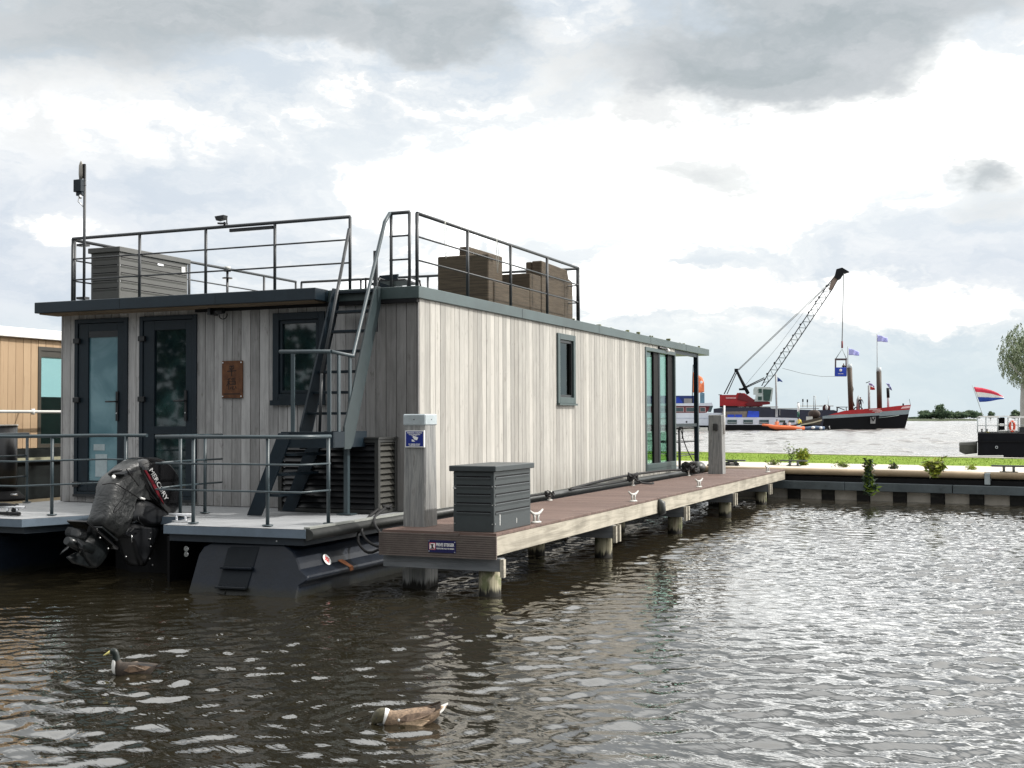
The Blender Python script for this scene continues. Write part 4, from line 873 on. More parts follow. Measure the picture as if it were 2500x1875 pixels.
rope([coil((qx, q.y, ZJ+.06), .13, 4, .16, 2), [(qx, q.y+.1, ZJ+.12), (qx, q.y+.22, ZJ+.16), (qx+.02, q.y+.28, ZJ+.03), (qx+.2, q.y+.5, ZJ+.015), (qx+.1, q.y+.8, ZJ+.015)], [(qx, q.y, ZJ+.1), (-6.0, q.y-.5, ZJ+.05), (-6.25, q.y-1.6, .64)]], .016, 'black rope draped over the middle cleat of the jetty inner edge', (qx, q.y, ZJ))
q = onz(1680, 1162, ZJ); qx = max(q.x, JX0+.06)
rope([coil((qx, q.y, ZJ+.07), .2, 7, .20, 3), coil((qx, q.y+.3, ZJ+.05), .2, 5, .12, 4), [(qx, q.y, ZJ+.12), (-6.1, q.y-.8, ZJ+.13), (-6.35, q.y-3., .70), (-6.28, q.y-5., .64)]], .022, 'thick black rope heaped on the far inner cleat next to the terrace rail', (qx, q.y, ZJ))
m = MB(); m.smooth = True; m.sphere(onz(1715, 1150, ZJ)+Vector((-.12, .1, .07)), .16, 14, 8, (1, 1.3, .8)); o = m.build('rubber_fender', rubber, base=onz(1715, 1150, ZJ)); tag(o, 'rounded grey-green fender lying at the foot of the terrace post', 'fender')
g_ = Vector((-6.45, 24.2, 1.5))
rope([[g_, g_+Vector((0, .05, -.3)), g_+Vector((.02, .0, -.5))], [g_+Vector((0, .1, 0)), (-6.4, 24.5, 1.1), (-6.38, 25.2, .72)], [g_+Vector((0, 0, .03)), g_+Vector((.05, .12, .03)), g_+Vector((.03, .1, -.22))], [g_+Vector((0, -.2, -.1)), g_+Vector((-.1, -.7, -.28)), g_+Vector((-.2, -1.2, -.22))]], .012, 'thin black rope tied round the terrace railing and hanging down', g_)
q = onz(925, 1250, ZD)
rope([coil((q.x, q.y, ZD+.05), .13, 6, .10, 5), coil((q.x+.1, q.y-.02, ZD+.04), .1, 4, .05, 8), [(q.x+.05, q.y, ZD+.08), (-6.33, 10.9, .60), (-6.15, 10.75, .45), (-5.92, 10.7, .40), (-5.84, 10.75, .52)], [(q.x+.1, q.y, ZD+.06), (-6.30, 11.1, .66), (-6.05, 10.9, .5), (-5.9, 10.72, .50)], [(q.x, q.y-.05, ZD+.05), (-6.33, 10.8, .52), (-6.1, 10.65, .33), (-5.9, 10.65, .42)], [(q.x-.3, q.y-.1, ZD+.02), (q.x-.1, q.y, ZD+.04)]], .015, 'black rope bundle from the stern deck corner down to the jetty end', (q.x, q.y, ZD))
q = onz(30, 1257, ZD)
rope([[q+Vector((.0, 0, .08)), q+Vector((.04, .03, .12)), q+Vector((.08, 0, .06)), q+Vector((.02, -.03, .04)), q+Vector((.06, 0, .11))], [q+Vector((.04, 0, .1)), q+Vector((-.15, -.05, .13)), q+Vector((-.5, -.1, .02))], [q+Vector((.16, -.05, .02)), q+Vector((-.1, -.06, .02)), q+Vector((-.5, -.16, .03))]], .022, 'thick black rope on the cleat at the left edge of the stern deck', q)

# ================================================================== OUTBOARD MOTOR
XM = -8.93
ob = thing('outboard_motor', (XM, 10.85, .45), 'black outboard motor tilted up at the stern, white lettering on its cowl', 'outboard motor')
def mp(cx_, cy_, x=XM): return onx(160+cx_/5.53, 1100+cy_/5.53, x)
glossb = paint('gloss_black', (.010, .010, .011), .16, .2, 3., coat=.6); 
fab, t, b = newmat('grey_cover_fabric'); p = t.pos(); n = t.noise(p, 5., 6, .6, 1.5); n2 = t.noise(p, 14., 5, .6, 1.)
setp(t, b, t.mix(t.step(n, .3, .7), (.010, .011, .012), (.028, .030, .030)), .34, spec=.8, normal=t.bump(n, .03, .6))
def dens(poly, step=.04):
    o = []
    for a_, b_ in zip(poly, poly[1:]+poly[:1]):
        L = (b_-a_).length; k = max(1, int(L/step)); o += [a_.lerp(b_, i/k) for i in range(k)]
    return o
def chaikin(p, it=2):
    for _ in range(it):
        o = []
        for u, v in zip(p, p[1:]+p[:1]): o += [u*.75+v*.25, u*.25+v*.75]
        p = o
    return p
def pillow(pts, xc, hw, pw=3., smin=.3, nl=10, wr=0., smooth=2, seed=0):
    poly = [mp(a_, b_, xc) for a_, b_ in pts]
    poly = chaikin(poly, smooth) if smooth else dens(poly)
    c = sum(poly, Vector())/len(poly); m = MB(); m.smooth = True; rg = []
    for i in range(nl+1):
        tt = -1+2*i/nl; s = max(smin, (1-abs(tt)**pw)**(1/pw)) if abs(tt) < 1 else smin
        xx = hw*math.copysign(abs(tt)**.8, tt); r_ = []
        for q in poly:
            d_ = (q-c)*s; v = c+d_+Vector((xx, 0, 0))
            if wr:
                ca, al = v.y*.85-v.z*.5, v.y*.5+v.z*.85; nn = mnoise.noise(Vector((ca*13+2*mnoise.noise(Vector((ca*3, al*3, 1))), al*3.2, v.x*6)))+.35*mnoise.noise(Vector((ca*26, al*8, v.x*11)))
                v += d_.normalized()*nn*wr+Vector((nn*wr*.8*(1 if tt > 0 else -1), 0, 0))
            r_.append(v)
        rg.append(r_)
    m.loft(rg); return m
# gloss cowl: axis from the powerhead down
pillow([(900, 112), (1080, 78), (1230, 120), (1370, 290), (1440, 470), (1458, 640), (1420, 770), (1330, 860), (1230, 850), (1090, 720), (960, 560), (900, 400), (850, 220)], XM, .19, 5., .80, 12, smooth=1).build('cowl', glossb, ob)
pillow([(600, 330), (720, 215), (880, 132), (1060, 86), (1120, 185), (1010, 320), (985, 440), (1100, 600), (1090, 690), (960, 640), (860, 640), (800, 760), (780, 900), (730, 990), (735, 1080), (650, 1190), (560, 1120), (375, 1000), (430, 840), (470, 640), (510, 450)], XM, .155, 3.5, .55, 18, wr=.016, smooth=1).build('fabric_cover', fab, ob)
pillow([(850, 660), (980, 660), (1120, 740), (1310, 860), (1280, 960), (1190, 1010), (1000, 1040), (860, 960), (760, 930), (800, 780)], XM, .17, 4., .6, 8).build('engine_tray', black, ob)
pillow([(560, 1080), (720, 960), (1190, 1000), (1180, 1120), (1020, 1560), (900, 1560), (800, 1200), (700, 1150)], XM, .13, 5., .7, 6, smooth=1).build('mounting_bracket', black, ob)
pillow([(380, 1040), (470, 1000), (650, 1180), (560, 1360), (500, 1480), (400, 1590), (330, 1560), (230, 1440), (190, 1300), (250, 1180)], XM, .055, 4., .4, 6, smooth=1).build('gearcase', paint('gearcase_black', (.010, .012, .013), .3, .2, 5.), ob)
m = MB(); a_, b_ = mp(150, 950), mp(585, 1320); m.obox(a_, b_, .26, .02, up=(0, -.5, .6)); m.build('cavitation_plate', glossb, ob, bevel=.004)
m = MB(); a_, b_ = mp(400, 1030), mp(620, 1210); m.obox(a_, b_, .18, .02, up=(0, -.5, .6)); m.build('splash_plate', bpy.data.materials['gearcase_black'], ob, bevel=.004)
pillow([(12, 1440), (140, 1372), (330, 1440), (420, 1585), (340, 1590), (90, 1520)], XM, .015, 4., .6, 4, smooth=0).build('skeg', bpy.data.materials['gearcase_black'], ob)
# propeller: hub along the gearcase axis
a_, b_ = mp(15, 1215), mp(330, 1330); ax_ = (b_-a_).normalized()
m = MB(); m.tube([a_, a_.lerp(b_, .25), a_.lerp(b_, .6), b_], [.040, .055, .065, .075], 14); m.build('propeller_hub', bpy.data.materials['gearcase_black'], ob)
u_ = Vector((1, 0, 0)); v_ = ax_.cross(u_).normalized(); pb = paint('propeller_metal', (.028, .03, .032), .25, .15, 4., metal=.3)
for k in range(3):
    th = R(25+120*k); m = MB(); m.smooth = True; rg = []
    for r_ in (.05, .085, .115, .145, .16):
        wch = .10*math.sin(math.pi*min(1, (r_-.01)/.19))**.5+.01; rad = u_*math.cos(th)+v_*math.sin(th); tan = -u_*math.sin(th)+v_*math.cos(th); dirv = (ax_*.72+tan*.70).normalized()
        c_ = a_.lerp(b_, .32)+rad*r_; nn = rad.cross(dirv).normalized()
        rg.append([c_-dirv*wch, c_-nn*.004, c_+dirv*wch, c_+nn*.004])
    m.loft(rg); m.build('propeller_blade', pb, ob)
pgy_ = paint('lettering_grey', (.45, .45, .45), .4, .05)
P0, P1 = mp(1118, 262, XM+.2), mp(1345, 690, XM+.2); xd = (P1-P0).normalized(); zd = Vector((1, 0, 0)).cross(xd).normalized()
text('MERCURY', .085, P0+Vector((.006, 0, 0)), xd, zd, pgy_, ob, 'cowl_lettering', ext=.003, bold=.0005, width=(P1-P0).length, shear=.2)
m = MB(); m.prism([mp(a__, b__, XM+.185) for a__, b__ in ((1052, 262), (1078, 268), (1160, 395), (1218, 500), (1262, 600), (1318, 728), (1225, 590), (1130, 410))], (.016, 0, 0)); m.build('cowl_stripe', paint('stripe_red', (.13, .015, .022), .3, .3, 9.), ob)
m = MB(); m.tube([mp(590, 320, XM+.05), mp(640, 285, XM+.12), mp(760, 262, XM+.2)], .016, 8); m.prism([mp(580, 315, XM+.0), mp(700, 262, XM+.0), mp(780, 262, XM+.0), mp(600, 345, XM+.0)], (.2, 0, 0)); m.build('cover_flap', black, ob)
m = MB(); m.sphere(mp(650, 355, XM+.19), .028, 10, 6, (.5, 1, .8)); m.build('cover_badge', white, ob)
m = MB(); m.tube(smoothpath([mp(500, 460, XM+.18), mp(650, 430, XM+.22), mp(800, 520, XM+.235), mp(960, 620, XM+.235), mp(1060, 690, XM+.22)]), .006, 6); m.tube(smoothpath([mp(840, 470, XM+.235), mp(780, 640, XM+.235), mp(660, 780, XM+.235), mp(640, 860, XM+.22), mp(760, 750, XM+.235)]), .005, 6)
m.tube(smoothpath([mp(820, 250, XM+.2), mp(900, 360, XM+.22), mp(990, 480, XM+.235)]), .006, 6); m.build('cover_cord', blackm, ob)
m = MB(); m.tube([mp(1010, 640, XM+.235), mp(1065, 655, XM+.23)], .012, 8); m.build('cord_toggle', white, ob)
m = MB(); m.obox(mp(905, 968, XM+.17), mp(965, 952, XM+.17), .02, .012); m.obox(mp(950, 1098, XM+.15), mp(985, 1098, XM+.15), .015, .008); m.tube([mp(890, 1140, XM+.14), mp(900, 1240, XM+.14)], .008); m.build('bright_fitting', chrome, ob)
m = MB(); m.tube(smoothpath([mp(1200, 1060, XM+.1), mp(1130, 1120, XM+.14), mp(1180, 1190, XM+.1), mp(1240, 1195, XM+.1)]), .005, 6); m.tube(smoothpath([mp(980, 880, XM+.18), mp(990, 960, XM+.2), mp(1070, 1030, XM+.16)]), .006, 6); m.tube(smoothpath([mp(930, 1040, XM+.16), mp(850, 1120, XM+.17), mp(870, 1040, XM+.17)]), .005, 6); m.build('hose', black, ob)
m = MB(); m.box(XM+.05, XM+.10, 10.55, 10.62, mp(0, 1500).z+.05, mp(0, 1350).z); m.build('tilt_cylinder', alu, ob, bevel=.004)
m = MB()
for (u, v) in ((1140, 1195), (1150, 1295), (1135, 1460), (1175, 1545), (575, 1325), (465, 1178), (815, 1433)): m.sphere(mp(u, v, XM+.14), .010, 8, 5)
m.build('bolt', screwm, ob)

# ================================================================== QUAY
U = Vector((.9776, -.2105, 0)); NA = Vector((.2105, .9776, 0)); P0q = Vector((-4.58, 25.95, 0))
def Q(s, d, z): return P0q+U*s+NA*d+Vector((0, 0, z))
ZQ = .64
conc, t, b = newmat('pale_concrete'); p = t.pos(); n = t.noise(p, 2., 8, .65); n2 = t.noise(p, 14., 4, .6)
c = t.mix(t.step(n, .3, .7), (.48, .44, .38), (.66, .61, .54)); c = t.mix(t.m('MULTIPLY', t.step(n2, .58, .7), .35), c, (.3, .27, .22)); setp(t, b, c, .85, spec=.2)
def qslab(m, s0, s1, d0, d1, z0, z1):
    m.loft([[Q(s0, d0, z0), Q(s1, d0, z0), Q(s1, d1, z0), Q(s0, d1, z0)], [Q(s0, d0, z1), Q(s1, d0, z1), Q(s1, d1, z1), Q(s0, d1, z1)]])
far_edge = [Vector((-30, 41.5, 0)), Vector((-9.2, 37.3, 0)), Vector((0, 33.4, 0)), Vector((14, 29.6, 0))]
m = MB(); qslab(m, -30, 16, .12, 2.9, -1, ZQ); tag(m.build('quay_pavement', conc), kind='structure')
m = MB(); near = [Q(s, 2.9, 0) for s in (18, 4.7, -5, -30)]; pl = far_edge+near
m.loft([[Vector((q.x, q.y, -1)) for q in pl], [Vector((q.x, q.y, ZQ-.004)) for q in pl]])
gm, t, b = newmat('bright_grass'); p = t.pos(); n = t.noise(p, 1.1, 6, .65); n2 = t.noise(p, 17., 4, .7)
c = t.mix(t.step(n, .3, .7), (.13, .21, .018), (.23, .33, .045)); c = t.mix(t.m('MULTIPLY', t.step(n2, .5, .7), .6), c, (.26, .31, .08)); setp(t, b, c, .9, spec=.1, normal=t.bump(n2, .05))
tag(m.build('grass_bank', gm), kind='structure')
m = MB()
for a_, b_ in zip(far_edge, far_edge[1:]): m.obox(a_+Vector((0, .12, ZQ-.03)), b_+Vector((0, .12, ZQ-.03)), .22, .10)
tag(m.build('far_kerb', conc), kind='structure')
rng2 = random.Random(5); m = MB()
for i in range(15000):
    s_ = rng2.uniform(-9, 7); d_ = 2.92+rng2.random()**.8*9.5; q = Q(s_, d_, ZQ-.01)
    fy_ = 37.3+(q.x+9.2)*(33.4-37.3)/9.2
    if q.y > fy_-.05: continue
    a_ = rng2.uniform(0, 6.28); hh = rng2.uniform(.012, .04)*(1.3 if d_ < 3.3 else 1); dv = Vector((math.cos(a_), math.sin(a_), 0))*.010
    m.add([q-dv, q+dv, q+Vector((rng2.uniform(-.03, .03), rng2.uniform(-.03, .03), hh))], [(0, 1, 2)])
gb = m.build('grass', gm, fix=False); tag(gb, 'bright green mown grass along the quay', 'grass', kind='stuff')
qw = thing('quay_wall', Q(0, 0, 0), 'quay edge with tan rubber pipe, grey steel waling and dark sheet piling', 'quay wall')
tanm = paint('tan_pipe', (.36, .27, .17), .5, .15, 2., grime=(.24, .18, .12)); steelg = paint('grey_waling', (.085, .105, .115), .45, .2, 2., grime=(.05, .055, .05))
for s0_, s1_ in ((-12, -4.9), (-4.85, 1.72), (1.75, 4.05), (4.17, 9.5)):
    m = MB(); m.tube([Q(s0_, .05, .575), Q(s1_, .05, .575)], .068, 14); m.build('pipe_fender', tanm, qw)
m = MB(); qslab(m, 4.06, 4.16, -.02, .11, .40, .62); m.build('pipe_bracket', galv, qw)
for s0_, s1_ in ((-12, 1.3), (1.31, 3.46), (3.48, 9.5)):
    m = MB(); qslab(m, s0_, s1_, -.10, .02, .205, .375); m.build('waling_beam', steelg, qw, bevel=.008)
m = MB(); [m.tube([Q(s_, -.112, .30), Q(s_, -.10, .30)], .022, 8) for s_ in [x_*.78-3 for x_ in range(15)]]; m.build('waling_bolt', steelg, qw)
spm, t, b = newmat('sheet_pile_steel'); p = t.pos(); x, y, z = t.sep(p); n = t.noise(p, 6., 6, .65)
c = t.mix(t.step(n, .3, .7), (.014, .0135, .012), (.045, .044, .038)); c = t.mix(t.m('LESS_THAN', t.m('ABSOLUTE', t.m('SUBTRACT', t.m('ADD', t.m('MULTIPLY', x, -.2105), t.m('MULTIPLY', y, -.9776)), -24.80)), -1.), c, c); c = t.mix(t.step(t.m('ADD', z, t.m('MULTIPLY', t.m('SUBTRACT', n, .5), .05)), .125, .095), c, (.012, .011, .01)); setp(t, b, c, .8)
m = MB(); prof_ = []; s_ = -12.
while s_ < 9.5: prof_ += [(s_, .06), (s_+.26, .06), (s_+.32, .45), (s_+.69, .45)]; s_ += .75
lo = [Q(a_, b_, -.8) for a_, b_ in prof_]; hi = [Q(a_, b_, .47) for a_, b_ in prof_]
m.loft([lo, hi], cap=False, closed=False); m.build('sheet_piling', spm, qw)
m = MB(); qslab(m, -12, 9.5, .025, .045, .30, .47); m.build('painted_shade_strip', blackm, qw)  # added black sheet stands in for the shade between pipe and waling
m = MB(); qslab(m, -12, 9.5, .115, .5, .46, .639) if False else m.loft([[Q(-12, .10, .47), Q(9.5, .10, .47), Q(9.5, .119, .47), Q(-12, .119, .47)], [Q(-12, .10, .50), Q(9.5, .10, .50), Q(9.5, .119, .50), Q(-12, .119, .50)]]); m.build('cap_plate', blackm, qw)
# quay cleats
qc = paint('quay_cleat_iron', (.10, .11, .10), .6, .2, 9.)
def qcleat(px, py, label):
    q = onz(px, py, ZQ); t_ = thing('quay_cleat', q, label, 'cleat', 'low iron cleats on the quay')
    m = MB(); m.obox(q-U*.32+Vector((0, 0, .12)), q+U*.32+Vector((0, 0, .12)), .05, .035); m.build('cleat_bar', qc, t_, bevel=.008)
    m = MB(); [m.tube([q+U*k, q+U*k+Vector((0, 0, .11))], .025, 8) for k in (-.09, .09)]; m.build('cleat_leg', qc, t_)
    m = MB(); m.obox(q-U*.16+Vector((0, 0, .008)), q+U*.16+Vector((0, 0, .008)), .1, .016); m.build('base_plate', qc, t_)
    return t_
qcleat(1788, 1137, 'low iron cleat with dark rope on the quay just right of the far post')
qcleat(1938, 1138, 'low iron cleat on the quay behind the first yellow-green weed')
qcleat(2463, 1153, 'low iron cleat at the right end of the quay')
q = onz(1788, 1137, ZQ); rope([[q+Vector((-.5, -.3, .02)), q+Vector((-.2, -.1, .05)), q+Vector((0, 0, .1)), q+Vector((.2, -.05, .03)), q+Vector((.0, -.1, .05)), q+Vector((-.3, -.2, .02))]], .02, 'short dark rope lying round the first quay cleat', q)

# ------------------------------------------------ weeds on the quay
def weed(px, py, z, hgt, spread, n, cols, label, seed, hang=False, base=None, leaf=.05):
    q = base if base is not None else onz(px, py, z); rn = random.Random(seed)
    t_ = thing('weed', q, label, 'plant', 'weeds growing on the quay')
    ms = MB(); ml = MB()
    for i in range(n):
        a_ = rn.uniform(0, 6.28); out = spread*rn.uniform(.2, 1)
        top = q+Vector((math.cos(a_)*out, math.sin(a_)*out*.5, (hgt*rn.uniform(.5, 1))*(-1 if hang and rn.random() < .75 else 1)))
        mid = q.lerp(top, .5)+Vector((0, 0, .04)); path = smoothpath([q, mid, top], 1); ms.tube(path, .005, 4, r2=.002)
        for pp in path[1:]:
            for _ in range(7):
                c_ = pp+Vector((rn.gauss(0, .04), rn.gauss(0, .04), rn.gauss(0, .035))); L = leaf*rn.uniform(.6, 1.3)
                d_ = Vector((rn.gauss(0, 1), rn.gauss(0, 1), rn.gauss(0, .6))).normalized()*L; s__ = d_.cross(Vector((rn.gauss(0, 1), rn.gauss(0, 1), rn.gauss(0, 1)))).normalized()*L*.32
                ml.cur = rn.randrange(len(cols)); ml.add([c_-d_, c_+s__, c_+d_, c_-s__], [(0, 1, 2, 3)])
    ms.build('stem', cols[0], t_); ml.build('leaves', cols, t_, fix=False); return t_
def leafm(name, c): return paint(name, c, .6, .3, 20., spec=.3)
yg = leafm('yellow_green_leaf', (.30, .34, .035)); lg = leafm('light_green_leaf', (.17, .25, .03)); dg = leafm('dark_green_leaf', (.022, .045, .02)); bg_ = leafm('brown_green_leaf', (.10, .10, .03))
weed(1960, 1136, ZQ, .34, .17, 18, (yg, lg), 'yellow-green weed growing through the quay near the jetty end', 1)
weed(1928, 1136, ZQ, .50, .12, 5, (dg, lg), 'thin tall dark stalk beside the yellow-green weed near the jetty', 2, leaf=.03)
weed(2120, 1150, 0, .36, .13, 18, (dg, dg, lg), 'dark fern hanging over the quay wall onto the grey beam', 3, hang=True, base=onz(2122, 1156, .60)+Vector((0, -.15, -.02)), leaf=.06)
weed(2275, 1160, 0, .30, .20, 16, (yg, yg, lg, bg_), 'bushy yellow and olive weed growing from the quay edge pipe at the right', 4, base=onz(2280, 1160, .60)+Vector((0, -.05, 0)), leaf=.06)
weed(2060, 1141, ZQ, .06, .2, 7, (bg_, lg), 'low sparse weed in the paving joint, left of the hanging fern', 5, leaf=.03)
weed(2180, 1145, ZQ, .06, .16, 7, (bg_, dg), 'low brownish weed in the paving joint, right of the hanging fern', 6, leaf=.035)
weed(2375, 1147, ZQ, .06, .1, 5, (lg, yg), 'small weed in the paving near the right end of the quay', 7, leaf=.03)
weed(1890, 1135, ZQ, .07, .2, 7, (bg_, lg), 'low weed tuft in the paving right behind the jetty corner cleat', 8, leaf=.03)

# ================================================================== LEFT NEIGHBOUR
XN = -14.3
nb_ = thing('houseboat', (XN-2, 13, 0), 'neighbouring houseboat clad in orange boards with a white roof edge at the left', 'houseboat')
clad_n = woodmat('orange_cladding', 1, .155, (.46, .33, .21), (.57, .43, .285), (.26, .16, .09), knots=.05, streak=.3)
zb_, zf, zt_ = onx(35, 1095, XN).z, onx(0, 821, XN).z, onx(0, 797, XN).z
yw0 = onx(90, 900, XN).y; zw1 = onx(92, 846, XN).z
m = MB(); boards(m, 1, XN, 13.1, 24.0, zb_, zf, 1, [(yw0, yw0+2.6, zb_+.0, zw1)], wd=.155, off=0., gap=.007); m.build('side_wall', clad_n, nb_)
m = MB(); m.box(XN-.1, XN, 13.1, yw0, zb_, zf); m.box(XN-.1, XN, yw0+2.6, 24, zb_, zf); m.box(XN-.1, XN, yw0, yw0+2.6, zw1, zf); m.box(XN-4, XN-.1, 13.1, 13.2, zb_, zf); m.build('inner_wall', paint('neighbour_wall', (.35, .2, .1), .8), nb_)
m = MB(); m.box(XN-4.2, XN+.10, 12.9, 24.2, zf, zt_); m.build('roof', white, nb_, bevel=.006)
m = MB(); frame4x(m, yw0, yw0+2.6, zb_, zw1, .06, XN-.06, XN+.035); m.box(XN-.03, XN+.02, yw0+.06, yw0+2.54, zw1-.16, zw1-.06); wf = m.build('window', paint('dark_bronze_frame', (.05, .045, .035), .5), nb_)
tg, t, b = newmat('aqua_mirror_glass'); x, y, z = t.sep(t.pos()); setp(t, b, t.mix(t.step(z, 2.1, 2.02), (.25, .52, .50), (.010, .018, .014)), .03, spec=1.)
m = MB(); m.box(XN-.02, XN-.012, yw0+.06, yw0+2.54, zb_+.06, zw1-.16); m.build('pane', glassmat('aqua_window_glass', (.80, 1., .97), .10), wf)
m = MB(); m.box(XN-.5, XN-.45, yw0-.3, yw0+4, zb_, zb_+.82); m.build('dark_reflection_panel', blackm, nb_)  # added black panel stands in for the dark reflection low in the window
m = MB(); m.box(XN-4, XN+.03, 11.8, 24.2, -.3, zb_-.012); m.build('hull', paint('neighbour_hull', (.010, .013, .013), .45, .4, 6.), nb_)
zc1 = onx(100, 1121, XN+.05).z; m = MB(); m.box(XN+.031, XN+.10, 11.8, 24.2, zc1-.03, zc1+.03); m.build('rubbing_strip', paint('cream_strip', (.33, .32, .22), .6), nb_)
zr_ = onx(60, 1005, XN+.3).z; m = MB(); m.tube([(XN+.3, 12.2, zr_), (XN+.3, 24, zr_)], .024, 10)
for yv in (12.4, onx(80, 1000, XN+.3).y, 16.5, 19): m.tube([(XN+.3, yv, zr_+.045), (XN+.3, yv, zr_-.045)], .03, 8); m.tube([(XN+.3, yv, zr_), (XN+.0, yv, zr_)], .012, 6)
m.build('handrail', white, nb_)
tanj = paint('tan_boards', (.21, .165, .10), .8, .3, 4., grime=(.12, .09, .05))
lj = thing('walkway', (-12.6, 12, 0), 'tan weathered board walkway between the two houseboats', 'walkway')
m = MB(); m.box(-13.3, -12.02, 6.0, 24., .50, .56); m.build('decking', tanj, lj)
m = MB(); m.box(-12.06, -12.0, 6.0, 24., .38, .495); m.build('edge_beam', beamw, lj)
for yv in (8., 12.5, 17., 21.5):
    m = MB(); m.tube([(-12.7, yv, -.5), (-12.7, yv, .499)], .1, 12); m.build('pile', pilew, lj)
bq = onz(12, 1222, .56); bp_ = thing('bollard_post', bq, 'black round post with a pale cap behind the left stern railing', 'post')
rr_ = .19; zt2 = ony(15, 1040, bq.y).z; xq = onx(33, 1100, 0) if False else None
cxp = ony(33, 1100, bq.y).x-rr_
m = MB(); m.tube([(cxp, bq.y, .56), (cxp, bq.y, zt2)], rr_, 20); m.build('post_shaft', black, bp_)
m = MB(); m.tube([(cxp, bq.y, zt2), (cxp, bq.y, zt2+.02)], rr_+.008, 20); m.build('pale_cap', offw, bp_)
m = MB(); m.tube([(cxp, bq.y, .565), (cxp, bq.y, .60), (cxp, bq.y, .70)], [rr_+.13, rr_+.12, rr_+.01], 20); m.build('base_collar', blackm, bp_)
m = MB(); m.tube([(cxp+.30, bq.y-.15, .66), (cxp+.42, bq.y-.15, .66)], .014); m.tube([(cxp, bq.y-.36, .66), (cxp+.1, bq.y-.36, .665)], .014); m.build('bright_fitting', alu, bp_)

# ================================================================== FAR CRAFT ON THE LAKE (each at its own distance, real size and depth)
FHv = Vector(FH); RHv = Vector(RH)
def fp(m, pts, D, t_, taper=None):
    """solid traced as seen, standing at distance D with depth t_ (metres)"""
    a = [far(x, y, D) for x, y in pts]; dv = ray(min(x for x, y in pts), 1020); dv = Vector((dv[0], dv[1], 0)); dv = dv/(dv@FHv)
    bk = []
    for (x, y), q in zip(pts, a):
        k = 1. if taper is None else taper(x)
        bk.append(q+dv*t_*k)
    return m.loft([a, bk])
def fr(m, x0, y0, x1, y1, D, t_=.1): return fp(m, [(x0, y1), (x1, y1), (x1, y0), (x0, y0)], D, t_)
def ft(m, pts, D, r, n=5): return m.tube([far(*(q if len(q) == 2 else q[:2]), D if len(q) == 2 else q[2]) for q in pts], r, n)
def fbase(px, D): q = far(px, 1040, D); return Vector((q.x, q.y, 0))
hblk = paint('hull_black', (.004, .0045, .006), .6, .4, .3, spec=.15); hnavy = paint('hull_navy', (.020, .024, .045), .45, .25, .3); hwh = paint('hull_white', (.62, .66, .74), .4, .08, .4)
redm = paint('boat_red', (.38, .010, .014), .55, .25, .5); redd = paint('dull_red', (.15, .007, .012), .6, .3, .5); grb = paint('grey_blue_band', (.22, .27, .29), .45, .15, .4)
orng = paint('rescue_orange', (.75, .16, .05), .5, .1, 1.); fog = paint('flag_orange', (.80, .22, .09), .7, .05, 1.); blu = paint('tarpaulin_blue', (.01, .05, .42), .5, .2, 1.); dblu = paint('awning_blue', (.012, .035, .16), .6, .2, 1.)
wglass = paint('boat_window', (.03, .06, .07), .1, .3, 1., spec=.9); crg = paint('crane_lattice', (.14, .18, .17), .5, .2, 1.); crd = paint('crane_dark_steel', (.008, .009, .011), .6, .3, 1., spec=.2)
brn = paint('brown_pile_steel', (.045, .028, .014), .6, .3, .4); pgy = paint('pale_grey_cap', (.50, .54, .55), .5, .1, 1.); lil = paint('lilac_flag', (.42, .43, .78), .7, .08, 1.); wpole = paint('grey_pole', (.30, .30, .30), .5, .1, 2.)
skin = paint('skin', (.40, .22, .15), .6, .05); hivis = paint('yellow_jacket', (.75, .62, .10), .7, .05); darkcl = paint('dark_clothes', (.015, .017, .025), .8, .2); whtcl = paint('white_clothes', (.6, .6, .6), .8, .05); orcl = paint('orange_clothes', (.75, .28, .14), .7, .08)
